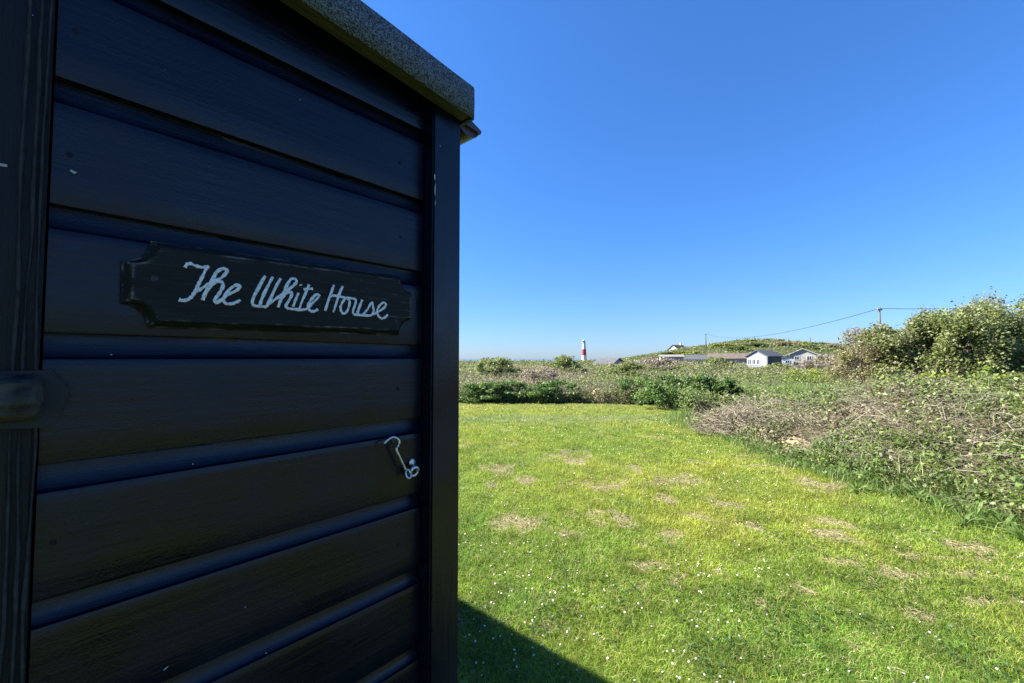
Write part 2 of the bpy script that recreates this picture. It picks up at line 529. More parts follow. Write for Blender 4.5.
# door-edge board on the left, running out of the picture
hut_box('trim_board', uLeft - .11, uLeft - .002, .05, 2, -.02, .012, M_rough, .003, .028)
cladding('shiplap_cladding', uFarL, uLeft - .112, L, 3, .08, M_paint, hut, cutp)
hut_box('back_wall', uFarL, uPR - .02, .05, 2, -HUTD - .03, -HUTD + .005, M_paint, 0, .028)
hut_box('left_wall', uFarL - .03, uFarL - .002, .05, 2, -HUTD, 0.0, M_paint, 0, .028)
hut_box('floor', uFarL + .01, uPR - .03, .05, .1, -HUTD + .02, -.02, M_greywood, 0)

# roof deck (bare batten under the felt) and felt skin folded over the edges
bm = bmesh.new()
def slab(bm, u0, u1, n0, n1, lo, hi):
    vs = []
    for u, n in ((u0, n0), (u1, n0), (u1, n1), (u0, n1)):
        vs.append((L(u, roofv(u) + lo, n), L(u, roofv(u) + hi, n)))
    b_ = [bm.verts.new(v[0]) for v in vs]; t_ = [bm.verts.new(v[1]) for v in vs]
    bm.faces.new(b_); bm.faces.new(t_)
    for k in range(4): bm.faces.new((b_[k], b_[(k + 1) % 4], t_[(k + 1) % 4], t_[k]))
slab(bm, uFarL - .06, ROOF_R - .008, OV - .024, OV - .005, .001, FELT_H - .006)
link('roof_batten', bm_mesh('roof_batten', bm), M_batten, hut)
bm = bmesh.new()
slab(bm, uFarL - .07, ROOF_R - .004, -HUTD - .05, OV - .026, .03, FELT_H - .006)
link('roof_deck', bm_mesh('roof_deck', bm), M_batten, hut)
bm = bmesh.new()
NUF = 60
def felt_strip(bm, pts_fn, n):
    rows = [pts_fn(i / (n - 1)) for i in range(n)]
    vr = [[bm.verts.new(p) for p in r] for r in rows]
    for a, b_ in zip(vr[:-1], vr[1:]):
        for k in range(len(a) - 1): bm.faces.new((a[k], a[k + 1], b_[k + 1], b_[k]))
def felt_row(t):
    u = uFarL - .075 + (ROOF_R - uFarL + .075) * t
    z = roofv(u) + .0012 * (float(vnoise(u * 9, 3, 2)) - .5)
    w = .0015 * (float(vnoise(u * 14, 7, 3)) - .5)
    return [L(u, z + .001, OV - .0035), L(u, z, OV + w), L(u, z + FELT_H * .5, OV + w * 1.5 + .001), L(u, z + FELT_H - .006, OV + w), L(u, z + FELT_H - .002, OV - .003), L(u, z + FELT_H, OV - .008),
            L(u, z + FELT_H, -HUTD - .06), L(u, z, -HUTD - .06)]
felt_strip(bm, felt_row, NUF)
# right-hand drip edge
def felt_edge(t):
    n = OV - .001 + (-HUTD - .06 - OV) * t
    z = roofv(ROOF_R)
    return [L(ROOF_R - .001, z + FELT_H - .004, n), L(ROOF_R + .0015, z + FELT_H - .008, n), L(ROOF_R + .002, z + FELT_H * .5, n), L(ROOF_R + .001, z - .001, n), L(ROOF_R - .004, z - .001, n)]
felt_strip(bm, felt_edge, 30)
link('roof_felt', bm_mesh('roof_felt', bm, True), M_felt, hut)

# gutter along the side eaves, its end showing past the post
gt0 = uv(459, 119, .0); gt1 = uv(479.6, 138, .0); gt2 = uv(463, 151.5, 0)
GU = gt1[0] - .012; GZ = gt1[1]
rad_g = .024
bm = bmesh.new()
gc_u = GU - rad_g - .002; gc_z = GZ + .001
rings = []
n_in, n_out = .012, -HUTD
for n in (n_in, n_in - .004, n_out):
    ring = []
    for k in range(13):
        a = math.pi + math.pi * k / 12
        ring.append((math.cos(a), math.sin(a)))
    rings.append([bm.verts.new(L(gc_u + x * rad_g, gc_z + y * rad_g * .75, n)) for x, y in ring] +
                 [bm.verts.new(L(gc_u + x * (rad_g - .0025), gc_z + y * (rad_g - .0025) * .75, n)) for x, y in reversed(ring)])
for a, b_ in zip(rings[:-1], rings[1:]):
    m = len(a)
    for k in range(m): bm.faces.new((a[k], a[(k + 1) % m], b_[(k + 1) % m], b_[k]))
bm.faces.new(rings[0]); bm.faces.new(list(reversed(rings[-1])))
for sgn in (0, 1):                       # stop end
    n_ = n_in - .002 - .002 * sgn
    bm.faces.new([bm.verts.new(L(gc_u + math.cos(math.pi + math.pi * k / 12) * (rad_g - .001), gc_z + math.sin(math.pi + math.pi * k / 12) * (rad_g - .001) * .75, n_)) for k in range(13)])
gut = link('gutter', bm_mesh('gutter', bm, False), M_gutter, hut)
# sloping eaves board dropping from the roof into the gutter
bm = bmesh.new()
pa = (gt0[0] - .01, gt0[1] + .008); pb = (GU + .001, GZ + .003)
vs = []
for n in (.016, -HUTD):
    vs.append([bm.verts.new(L(*p, n)) for p in (pa, pb, (pb[0] - .001, pb[1] - .006), (pa[0] + .004, pa[1] - .022))])
for k in range(4): bm.faces.new((vs[0][k], vs[0][(k + 1) % 4], vs[1][(k + 1) % 4], vs[1][k]))
bm.faces.new(vs[0]); bm.faces.new(list(reversed(vs[1])))
link('eaves_board', bm_mesh('eaves_board', bm), M_gutter, hut)

# cabin hook hanging on its screw eye
NV = Vector((0, -1, 0))   # local direction to the viewer
def wp(px, py, off): u, v = uv(px, py, off); return L(u, v, off)
HO = .014
pts = catmull([wp(*p, HO) for p in ((384, 443.5), (387.5, 440), (393.4, 437), (398.8, 440), (399, 444.5), (396.3, 449), (401.6, 461), (406, 470.5))], 5)
bm = bmesh.new(); add_tube(bm, pts, .0018, 8)
ringp = [np.array(wp(408.3, 474, HO)) + np.array([.0042 * math.cos(a), .003 * math.sin(a), .0062 * math.sin(a)]) for a in np.linspace(0, 2 * math.pi, 16)]
add_tube(bm, ringp, .0017, 8)
hook = link('cabin_hook', bm_mesh('cabin_hook', bm, True), M_galv, hut)
bm = bmesh.new()
c = np.array(wp(414, 471.5, .012))
add_tube(bm, [c + np.array([.0072 * math.cos(a), -.002 * math.sin(a), .0070 * math.sin(a)]) for a in np.linspace(0, 2 * math.pi, 18)], .0028, 8)
add_tube(bm, [c + np.array([.006, 0, .004]), c + np.array([.007, .006, .006]), c + np.array([.007, .014, .006])], .0022, 8)
add_lathe(bm, [(.0, 0), (.0065, .0002), (.006, .0025), (.003, .004), (0, .004)], 14, (0, 0, 0), Matrix.Translation(Vector(c + np.array([.003, .010, .0125]))) @ Matrix.Rotation(math.radians(90), 4, 'X'))
link('screw_eye', bm_mesh('screw_eye', bm, True), M_galv, hook)

# sliding bolt at the left: round wooden bar in a cut-out of the trim board
bc = wp(30, 397, .02)
bm = bmesh.new()
xs_ = list(np.linspace(-.16, 0, 40)) + [.003, .0055, .0065]
add_tube(bm, [Vector(bc) + Vector((x, 0, 0)) for x in xs_], [.0205] * 40 + [.0195, .0165, .010], 28, None)
for v in bm.verts:                       # hacked, weather-checked timber: facets and long splits
    d = v.co - Vector(bc); a = math.atan2(d.z, d.y)
    f = 1 + .16 * (float(fbm(a * 2.2 + 9, v.co.x * 14, 301)) - .5) - .13 * max(0, float(vnoise(a * 6 + 3, v.co.x * 9, 303)) - .55) * 2
    v.co = Vector((v.co.x + .004 * (float(vnoise(a * 3, 1.5, 305)) - .5), bc[1] + d.y * f, bc[2] + d.z * f))
M_boltbar = simple('blackened_bolt_bar', (.035, .031, .026), .85, .95, 55, .8, spec=.25)
bolt = link('door_bolt', bm_mesh('door_bolt', bm), M_boltbar, hut)
bm = bmesh.new()
ol = [(-20, 372), (52, 370), (70, 390), (58, 420), (40, 428), (-20, 430)]
A = [bm.verts.new(wp(x, y, .0165)) for x, y in ol]; B = [bm.verts.new(np.array(wp(x, y, .0165)) + np.array([0, .0155, 0])) for x, y in ol]
bm.faces.new(A); bm.faces.new(list(reversed(B)))
for k in range(len(ol)): bm.faces.new((A[k], A[(k + 1) % len(ol)], B[(k + 1) % len(ol)], B[k]))
link('cutout_shade', bm_mesh('cutout_shade', bm), simple('cutout_shade_black', (.006, .006, .007), .7, .3, 40, .2), hut)  # near-black plate painted as the shade inside the hollow of the cut-out

# paint drips and scuffs
M_fleck = simple('dried_white_paint', (.30, .32, .36), .7, .2, 50)
def fleck(px, py, off, w, h, ang=0):
    bm = bmesh.new()
    u, v = uv(px, py, off)
    c0 = np.array(L(u, v, off))
    m = 7; vs = []
    for k in range(m):
        a = 2 * math.pi * k / m
        x = math.cos(a) * w * random.uniform(.6, 1.1); z = math.sin(a) * h * random.uniform(.6, 1.1)
        vs.append(bm.verts.new(c0 + np.array([x * math.cos(ang) - z * math.sin(ang), -.0004, x * math.sin(ang) + z * math.cos(ang)])))
    bm.faces.new(vs)
    link('paint_fleck', bm_mesh('paint_fleck', bm), M_fleck, hut)
for a_ in ((434.5, 177, PROUD, .0018, .007), (435, 190, PROUD, .0012, .014), (435.2, 203, PROUD, .0010, .006), (440, 146, PROUD, .0007, .0015)):
    fleck(*a_)
for a_ in ((3, 165, .012, .004, .0015), (73, 172, .0016, .0035, .0016, -.4), (193, 464, .0016, .0008, .0008), (111, 354.5, .0016, .001, .0006), (166, 668, .0016, .003, .0008, .5),
           (32, 15, .012, .0015, .0007), (245, 607, .0016, .0008, .0008), (266, 653, .0016, .001, .0008), (300, 100, .0016, .0008, .0006)):
    fleck(*a_)
# nail heads in the planks
for px in (399, 66):
    for k in range(7):
        if px == 66 and k in (2,): continue
        bm = bmesh.new()
        u = uv(px, 300)[0] + random.uniform(-.003, .003); v = vlip0 - k * PLANK - .07
        add_lathe(bm, [(0, 0), (.0026, .0001), (.0024, .0006), (0, .0006)], 10, (0, 0, 0), Matrix.Translation(Vector(L(u, v, .0008))) @ Matrix.Rotation(math.radians(90), 4, 'X'))
        link('nail_head', bm_mesh('nail_head', bm), M_rough, hut)

# ------------------------------------------------------------------ the name board
ST = .015
tl = uv(121.5, 236.5, .006); tr = uv(411, 277.5, .006); bl = uv(121.5, 326.5, .006); br = uv(411, 335.5, .006)
print('sign', tl, tr, bl, br)
s0 = (tl[0] + bl[0]) / 2; s1 = (tr[0] + br[0]) / 2
SL = s1 - s0
def sign_pt(a, b, n):
    lo = bl[1] + (br[1] - bl[1]) * a; hi = tl[1] + (tr[1] - tl[1]) * a
    return L(s0 + SL * a, lo + (hi - lo) * b, n)
sign_root = empty('name_sign', w3((s0 + s1) / 2, bl[1], .004), 'worn black wooden name board with scalloped corners and white script lettering', 'sign', None, rz)
so = np.array(L((s0 + s1) / 2, bl[1], .004))
SH = tl[1] - bl[1]
out = []
nx, ny = .062, .26
def corner(cx, cy, a0, a1):
    for k in range(9):
        a = a0 + (a1 - a0) * k / 8
        out.append((cx + math.cos(a) * nx * SL / SL, cy + math.sin(a) * ny))
corner(0, 0, math.pi / 2, 0)
corner(1, 0, math.pi, math.pi / 2)
corner(1, 1, -math.pi / 2, -math.pi)
corner(0, 1, 0, -math.pi / 2)
bm = bmesh.new()
ringsv = []
for inset, n in ((0, .002), (0, ST - .010), (.0015, ST - .0085), (.0058, ST - .0015), (.0072, ST)):
    r = []
    for a, b_ in out:
        ca, cb = a - .5, b_ - .5
        aa = .5 + ca * (1 - 2 * inset / SL); bb = .5 + cb * (1 - 2 * inset / SH)
        jit = .0006 * (float(vnoise(a * 40, b_ * 20, 3)) - .5)
        r.append(bm.verts.new(np.array(sign_pt(aa, bb, n)) - so + np.array([jit, 0, jit])))
    ringsv.append(r)
for a, b_ in zip(ringsv[:-1], ringsv[1:]):
    m = len(a)
    for k in range(m): bm.faces.new((a[k], a[(k + 1) % m], b_[(k + 1) % m], b_[k]))
bm.faces.new(ringsv[-1]); bm.faces.new(list(reversed(ringsv[0])))
link('board', bm_mesh('board', bm), M_board, sign_root)
# screws
M_oldscrew = simple('painted_over_screw', (.02, .02, .02), .6, .5, 300, .2)
for px, py in ((154.5, 278.5), (396, 321)):
    bm = bmesh.new()
    u, v = uv(px, py, ST)
    p = np.array(L(u, v, ST)) - so
    add_lathe(bm, [(0, 0), (.0032, 0), (.003, .0006), (.0021, .001), (.0016, .0004), (0, .0004)], 16, (0, 0, 0), Matrix.Translation(Vector(p)) @ Matrix.Rotation(math.radians(90), 4, 'X'))
    link('screw', bm_mesh('screw', bm), M_oldscrew, sign_root)

z1 = lambda p: (170 + p[0] / 9.76, 250 + p[1] / 9.76)
z2 = lambda p: (240 + p[0] / 9.756, 260 + p[1] / 9.756)
z3 = lambda p: (310 + p[0] / 11.38, 270 + p[1] / 11.38)
STR = []
for f, strokes in (
    (z1, [[(145, 172), (165, 143), (190, 132), (240, 150), (300, 168), (350, 168), (378, 158)],
          [(355, 172), (330, 230), (290, 310), (250, 390), (215, 450), (175, 483), (120, 494), (85, 484)],
          [(240, 412), (330, 362), (410, 312), (485, 282), (540, 232), (553, 197), (512, 182), (455, 215), (425, 270), (390, 340), (345, 420), (316, 490)],
          [(345, 415), (400, 345), (460, 310), (508, 318), (514, 358), (475, 430), (435, 488), (452, 514), (500, 485), (570, 432), (640, 400), (680, 362), (665, 342), (610, 360), (550, 420), (521, 480), (540, 520), (590, 526), (640, 512), (685, 490)]]),
    (z2, [[(245, 155), (215, 205), (170, 290), (130, 370), (120, 420), (140, 447), (190, 452), (258, 458)],
          [(318, 165), (255, 285), (207, 390), (197, 440)],
          [(395, 180), (350, 260), (300, 370), (258, 457)],
          [(280, 425), (340, 385), (400, 345), (455, 298), (520, 250), (549, 212), (530, 182), (490, 192), (450, 260), (410, 350), (370, 462)],
          [(395, 385), (450, 322), (495, 312), (500, 348), (465, 410), (445, 450), (468, 474), (515, 478), (560, 484), (620, 485), (655, 472), (700, 425), (755, 372), (766, 342), (736, 340), (690, 390), (660, 450), (680, 494), (720, 501), (758, 482)],
          [(570, 320), (540, 392), (516, 455)], [(590, 238), (593, 250)],
          [(672, 240), (640, 320), (600, 410), (580, 475)], [(618, 288), (660, 284), (708, 280)]]),
    (z3, [[(270, 172), (237, 260), (205, 350), (170, 465)],
          [(370, 187), (335, 265), (300, 370), (265, 480)],
          [(215, 305), (260, 292), (330, 300), (400, 316), (470, 322), (518, 338), (513, 390), (492, 450), (490, 498), (530, 508), (590, 514), (650, 519), (700, 512), (722, 470), (716, 420), (702, 370), (650, 450), (600, 512)],
          [(400, 322), (360, 380), (345, 440), (372, 494), (410, 480), (440, 420), (447, 350), (420, 322)],
          [(592, 340), (560, 420), (532, 503)],
          [(715, 508), (780, 470), (840, 430), (860, 390), (832, 371), (785, 410), (760, 470), (780, 530), (820, 552), (860, 532), (880, 506)]])):
    for s in strokes: STR.append([f(p) for p in s])
bm = bmesh.new()
k_ = 0
for s in STR:
    pts = [np.array(L(*uv(p[0], p[1], ST), ST + .0003)) - so for p in s]
    pts = catmull(pts, 6)
    k_ += 1
    rr = [.00178 * (1 + .7 * (float(vnoise(i * .7, k_ * 3.1, 4)) - .5)) for i in range(len(pts))]
    lift = .00012 * (k_ % 5)
    pts = [p + np.array([0, -lift, 0]) for p in pts]
    add_tube(bm, pts, rr, 8, (Vector((0, -1, 0)), .35))
link('lettering', bm_mesh('lettering', bm, True), M_letter, sign_root)

# ------------------------------------------------------------------ sun: the shadow edge of the side eaves runs through (461,601)
tgt = gp(461, 601); su = np.dot(tgt, D_)
edge_u, edge_v = GU, GZ
if True:
    # the edge that reaches farthest wins; try both felt edge and gutter lip
    S_ALONG = -.95
    cand = [(ROOF_R, roofv(ROOF_R) + FELT_H), (GU, GZ)]
    kx = min((su - u) / v for u, v in cand)
hvec = D_ * kx + N_ * 1.12
horiz = float(np.linalg.norm(hvec))
SUN_EL = math.atan(1 / horiz)
to_sun = np.array([-hvec[0], -hvec[1], 1.0]); to_sun /= np.linalg.norm(to_sun)
print('sun elevation', math.degrees(SUN_EL), to_sun)
sd = bpy.data.lights.new('sun', 'SUN'); so_ = bpy.data.objects.new('sun', sd); COL.objects.link(so_)
sd.energy = 4.9; sd.angle = math.radians(.53); sd.color = (1, .95, .87)
so_.rotation_euler = Vector(-to_sun).to_track_quat('-Z', 'Y').to_euler()
so_.location = (-20, -8, 40)

world = bpy.data.worlds.new('World'); scene.world = world; world.use_nodes = True
wn = world.node_tree
bg = wn.nodes['Background']
sk = wn.nodes.new('ShaderNodeTexSky'); sk.sky_type = 'NISHITA'; sk.sun_disc = False
sk.sun_elevation = SUN_EL
sk.sun_rotation = math.atan2(to_sun[0], to_sun[1])
sk.altitude = 20; sk.air_density = 1.0; sk.dust_density = .2; sk.ozone_density = 3.0
tn = wn.nodes.new('ShaderNodeMix'); tn.data_type = 'RGBA'; tn.blend_type = 'MULTIPLY'; tn.inputs['Factor'].default_value = 1
wt = wn.nodes.new('ShaderNodeTexCoord'); wz = wn.nodes.new('ShaderNodeSeparateXYZ'); wn.links.new(wt.outputs['Generated'], wz.inputs['Vector'])
wr = wn.nodes.new('ShaderNodeValToRGB')
wr.color_ramp.elements[0].position = 0; wr.color_ramp.elements[0].color = (.44, .585, .95, 1)      # milky sea air low down
wr.color_ramp.elements[1].position = .26; wr.color_ramp.elements[1].color = (.385, .735, 1.19, 1)    # deeper, clearer blue above
e3 = wr.color_ramp.elements.new(.62); e3.color = (.43, .85, 1.36, 1)
wn.links.new(wz.outputs['Z'], wr.inputs['Fac']); wn.links.new(wr.outputs['Color'], tn.inputs['B'])
wn.links.new(sk.outputs['Color'], tn.inputs['A']); wn.links.new(tn.outputs['Result'], bg.inputs['Color'])
bg.inputs['Strength'].default_value = .05
scene.view_settings.view_transform = 'Standard'; scene.view_settings.look = 'None'
scene.view_settings.exposure = 2.0; scene.view_settings.gamma = 1

# ------------------------------------------------------------------ terrain
EDGE_Y = np.array([-60, -5, 2, 3.5, 4.2, 4.85, 5.8, 7.4, 8.6, 9.6, 11.5, 13.2, 14.0, 14.3])
EDGE_X = np.array([5.2, 5.0, 4.6, 4.45, 4.4, 4.25, 4.0, 4.0, 4.0, 3.9, 4.6, 4.9, 4.8, 4.7])
def xedge(y): return np.interp(y, EDGE_Y, EDGE_X) + .35 * (vnoise(np.asarray(y) * 1.1, 3.3, 8) - .5)
def yback(x): return 14.3 + 1.0 * (vnoise(np.asarray(x) * .5, 1.1, 12) - .5) + np.where(np.asarray(x) > 2, -.25 * (np.asarray(x) - 2), 0)
def lawn_mask(x, y): return (x < xedge(y)) & (y < yback(x))

HX = np.array([-400, -60, 20, 42, 50, 56, 71, 86, 97, 108, 120, 127, 150, 200, 400])
HZ = np.array([0, 0, 0, .8, 2.0, 3.0, 5.2, 7.2, 7.6, 6.9, 6.0, 5.6, 5.0, 4.5, 3])
def terrain(x, y):
    x = np.asarray(x, float); y = np.asarray(y, float)
    ys = np.maximum(y, 1.0)
    z = .02 * (fbm(x * .8, y * .8, 21) - .5)
    z = z - .75 * sstep(30, 90, y) * sstep(45, 10, x / ys * 100) - 4.5 * sstep(90, 700, y) * sstep(60, 25, x / ys * 100)
    az = x / ys * 160
    z = z + np.interp(az, HX, HZ) * sstep(88, 165, y) * (1 - .35 * sstep(190, 500, y)) * (y > 1)
    r = np.hypot(x, y)
    z = z + 1.5 * (fbm(x / 60, y / 60, 31) - .5) * sstep(60, 200, r)
    z = z - 30 * sstep(950, 1250, r)
    return z

NR, NA = 520, 640
rr = np.exp(np.linspace(math.log(.25), math.log(9000), NR))
aa = np.linspace(0, 2 * np.pi, NA, endpoint=False)
# crowd the angles toward the view direction
aa = aa + .55 * np.sin(aa) * -1.0
X = np.outer(rr, np.sin(aa)); Y = np.outer(rr, np.cos(aa))
Z = terrain(X, Y)


def patch_mask(x, y):
    """thin worn patches in the turf"""
    a = fbm(x * 1.1 + 3, y * 1.6, 41, 3); bb = fbm(x * 5, y * 7, 43, 3)
    m = .8 * sstep(.635, .74, a * .55 + bb * .45)
    for (px, py, rx, ry) in PATCHES:
        c = gp(px, py)
        dx = (x - c[0]) / (rx * .8); dy = (y - c[1]) / (ry * .8)
        d = np.sqrt(dx * dx + dy * dy) + 2.7 * (fbm(x * 6 + px, y * 5, 45, 4) - .45)
        m = np.maximum(m, .75 * sstep(1.0, .25, d))
    return m
PATCHES = [(572, 463, .35, .5), (500, 470, .3, .4), (520, 523, .38, .32), (548, 532, .2, .15), (672, 480, .5, .35), (660, 500, .3, .3), (672, 586, .22, .18),
           (715, 572, .1, .1), (585, 515, .25, .2), (620, 518, .2, .2), (985, 550, .35, .18), (950, 560, .3, .08), (925, 535, .3, .08), (830, 522, .22, .15), (845, 563, .25, .1), (757, 600, .12, .12), (808, 590, .12, .1),
           (930, 590, .35, .06), (985, 603, .3, .06), (930, 620, .18, .08), (1015, 605, .15, .1), (720, 505, .3, .3), (830, 485, .3, .15), (602, 550, .08, .06), (640, 545, .06, .1), (690, 515, .25, .2),
           (490, 485, .2, .2), (530, 480, .2, .25), (560, 455, .3, .3), (640, 468, .25, .3), (745, 527, .25, .15)]


def turf_cols(x, y):
    """fresh / yellow / dark / straw mix of the lawn in albedo"""
    n1 = fbm(x * .7, y * .5, 51, 3)[:, None]; n2 = fbm(x * 2.6, y * 2.2, 53, 3)[:, None]; n3 = rng.random((len(x), 1))
    dk = np.array([.095, .170, .025]); mid = np.array([.158, .214, .028]); yel = np.array([.245, .260, .038])
    t = np.clip(n1 * .9 + n2 * .6 - .35 + (n3 - .5) * .35 + .10 * sstep(2.5, 5.5, y)[:, None] + .06, 0, 1)
    c = np.where(t < .5, dk + (mid - dk) * t * 2, mid + (yel - mid) * (t - .5) * 2)
    # paler trodden track across the far lawn
    tr = (np.exp(-((y - 10.6 - .05 * x) / .75) ** 2))[:, None] * (.4 + .6 * n2)
    c = c * (1 - tr * .75) + np.array([.16, .20, .09]) * tr * .75
    far = sstep(11.8, 13.0, y)[:, None]
    c = c * (1 - far * .55) + np.array([.22, .235, .06]) * (.8 + .4 * n3) * far * .55
    return c


fx, fy = X.ravel(), Y.ravel()
lm = lawn_mask(fx, fy) | ((fy < -1) & (fx < 4.5))
pm = patch_mask(fx, fy)[:, None]
base = turf_cols(fx, fy) * .6
soil = np.array([.19, .155, .085])
gcol = base * (1 - pm) + soil * (.8 + .4 * rng.random((len(fx), 1))) * pm
scr = np.array([.055, .055, .028]) * (.7 + .6 * fbm(fx / 3, fy / 3, 61)[:, None])
scr_far = np.array([.075, .095, .035]) * (.6 + .8 * fbm(fx / 14, fy / 14, 62)[:, None])
fw = sstep(30, 120, np.hypot(fx, fy))[:, None]
gcol = np.where(lm[:, None], gcol, scr * (1 - fw) + scr_far * fw)
V = np.concatenate([np.stack([fx, fy, Z.ravel()], 1), [[0, 0, 0]]])
gcol = np.concatenate([gcol, gcol[:1]])
I = np.arange(NR * NA).reshape(NR, NA)
q = np.stack([I[:-1], np.roll(I, -1, 1)[:-1], np.roll(I, -1, 1)[1:], I[1:]], -1).reshape(-1, 4)[:, ::-1]
tri = np.stack([np.full(NA, NR * NA), np.roll(I[0], -1), I[0]], -1)[:, ::-1]
tri = tri[:, ::-1]
me = big_mesh('ground', V, np.concatenate([q.ravel(), tri.ravel()]), np.concatenate([np.full(len(q), 4), np.full(len(tri), 3)]), gcol, True)
ground = tag(link('ground', me, tint_mat('earth_and_turf', .95, 55, .6)), None, None, None, 'structure')
# sea
bm = bmesh.new()
bmesh.ops.create_grid(bm, x_segments=40, y_segments=40, size=45000)
for v in bm.verts: v.co.z = -18
M_sea, nt, b = new_mat('sea_water')
b.inputs['Base Color'].default_value = (.09, .13, .18, 1); b.inputs['Roughness'].default_value = .5
tc = nt.nodes.new('ShaderNodeTexCoord'); n = nt.nodes.new('ShaderNodeTexNoise'); n.inputs['Scale'].default_value = .05; n.inputs['Detail'].default_value = 8
nt.links.new(tc.outputs['Object'], n.inputs['Vector']); bp = nt.nodes.new('ShaderNodeBump'); bp.inputs['Distance'].default_value = 1.0
nt.links.new(n.outputs['Fac'], bp.inputs['Height']); nt.links.new(bp.outputs['Normal'], b.inputs['Normal'])
tag(link('sea', bm_mesh('sea', bm), M_sea), None, None, None, 'structure')

# ------------------------------------------------------------------ lawn grass
def in_hut(x, y, pad=0.0):
    p = np.stack([x, y, np.zeros_like(x)], 1) - hut_o
    u = p @ D_; n = p @ N_
    return (u > -HUTW - .05) & (u < uPR - uR0 + pad) & (n < .0) & (n > -HUTD - .05)


def polar(n, d0, d1, px0=330, px1=1130, power=1.0):
    """points on the ground inside the view wedge, density falling with distance"""
    t = rng.random(n)
    d = d0 * (d1 / d0) ** (t ** power)
    px = px0 + (px1 - px0) * rng.random(n)
    return (px - 512) / F * d, d


pile = Pile()
for n, d0, d1, pw in ((330000, 1.25, 14.9, 1.0), (260000, 1.4, 14.9, .8)):
    x, y = polar(n, d0, d1, 250, 1150, pw)
    keep = lawn_mask(x, y) & ~in_hut(x, y)
    x, y = x[keep], y[keep]
    pmk = patch_mask(x, y)
    keep = rng.random(len(x)) > pmk * .8
    x, y, pmk = x[keep], y[keep], pmk[keep]
    c = turf_cols(x, y) * (.6 + .8 * rng.random((len(x), 1)))
    st = (rng.random(len(x)) < .10 + .5 * pmk)[:, None]
    c = np.where(st, np.array([.30, .24, .12]) * (.6 + .6 * rng.random((len(x), 1))), c)
    tuft = fbm(x * 3.2, y * 3.2, 71, 2)
    c = c * (.55 + .9 * fbm(x * 6, y * 5, 73, 2))[:, None]
    hh = .038 + .0008 * y; ww = .0024 * (np.maximum(y, 1.5) / 2.2) ** .68
    h = hh * (.45 + 1.0 * rng.random(len(x))) * (.55 + .9 * tuft) * (1 - .5 * pmk)
    P = np.stack([x, y, terrain(x, y) - .004], 1)
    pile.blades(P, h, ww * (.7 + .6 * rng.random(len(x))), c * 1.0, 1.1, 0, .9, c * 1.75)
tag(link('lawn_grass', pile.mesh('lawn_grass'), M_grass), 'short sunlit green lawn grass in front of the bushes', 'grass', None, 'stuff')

# straw thatch lying on the worn patches
pile = Pile()
x, y = polar(150000, 1.6, 14, 440, 1120)
pmk = patch_mask(x, y)
k = lawn_mask(x, y) & ~in_hut(x, y) & (rng.random(len(x)) < .012 + pmk * .6)
x, y = x[k], y[k]
N = len(x)
a = rng.random(N) * 2 * np.pi; ln = .02 + .05 * rng.random(N)
p0 = np.stack([x, y, terrain(x, y) + .003 + .012 * rng.random(N)], 1)
p1 = p0 + np.stack([np.cos(a) * ln, np.sin(a) * ln, .012 * (rng.random(N) - .3)], 1)
p1h = (p0 + p1) / 2 + np.array([0, 0, .006])
pile.tubes(np.stack([p0, p1h, p1], 1), (.0006 + .00022 * y)[:, None], np.array([.40, .33, .19]) * (.5 + .7 * rng.random((N, 1))))
tag(link('dry_grass', pile.mesh('dry_grass'), M_stem), 'dry straw coloured clippings on worn patches of the lawn', 'dry grass', None, 'stuff')

# daisies
pile = Pile()
x, y = polar(9000, 1.5, 14, 440, 1120)
dens = fbm(x * 1.3, y * 1.0, 81, 3)
k = lawn_mask(x, y) & ~in_hut(x, y) & (rng.random(len(x)) < sstep(.46, .74, dens) * .75 + .05) & (rng.random(len(x)) < np.where(y < 5, .42, .85))
x, y = x[k], y[k]
N = len(x)
zz = terrain(x, y) + .025 + .03 * rng.random(N)
R = .72 * np.minimum(.0075 * (.7 + .5 * rng.random(N)) * np.maximum(1, y / 6), .016)
nt_ = rng.normal(size=(N, 3)) * .35 + np.array([-.2, -.25, 1]); nt_ /= np.linalg.norm(nt_, axis=1)[:, None]
u_ = np.cross(nt_, [1.0, 0, .1]); u_ /= np.linalg.norm(u_, axis=1)[:, None]; v_ = np.cross(nt_, u_)
c0 = np.stack([x, y, zz], 1)
ringv = [c0 + nt_ * 0 + (u_ * math.cos(t) + v_ * math.sin(t)) * (R * (1 if i % 2 else .72))[:, None] + nt_ * (R * .18)[:, None] for i, t in enumerate(np.linspace(0, 2 * np.pi, 16, endpoint=False))]
V = np.stack(ringv + [c0], 1)
b0 = np.arange(N)[:, None, None] * 17
tri = np.stack([np.arange(16), (np.arange(16) + 1) % 16, np.full(16, 16)], -1)[None] + b0
pile.add(V.reshape(-1, 3), tri.ravel(), np.full(N * 16, 3), np.tile([.78, .78, .76], (N * 17, 1)), 0)
V = np.stack([c0 + (u_ * math.cos(t) + v_ * math.sin(t)) * (R * .33)[:, None] + nt_ * (R * .22)[:, None] for t in np.linspace(0, 2 * np.pi, 6, endpoint=False)] + [c0 + nt_ * (R * .42)[:, None]], 1)
tri = np.stack([np.arange(6), (np.arange(6) + 1) % 6, np.full(6, 6)], -1)[None] + np.arange(N)[:, None, None] * 7
pile.add(V.reshape(-1, 3), tri.ravel(), np.full(N * 6, 3), np.tile([.65, .42, .03], (N * 7, 1)), 0)
pb_ = c0 * [1, 1, 0] + np.stack([0 * x, 0 * x, terrain(x, y)], 1)
pile.tubes(np.stack([pb_, (pb_ + c0) / 2, c0], 1), .0009, np.tile([.08, .13, .03], (N, 1)))
tag(link('daisies', pile.mesh('daisies'), M_petal), 'small white daisies scattered through the lawn', 'daisies', None, 'stuff')
print('daisies', N)

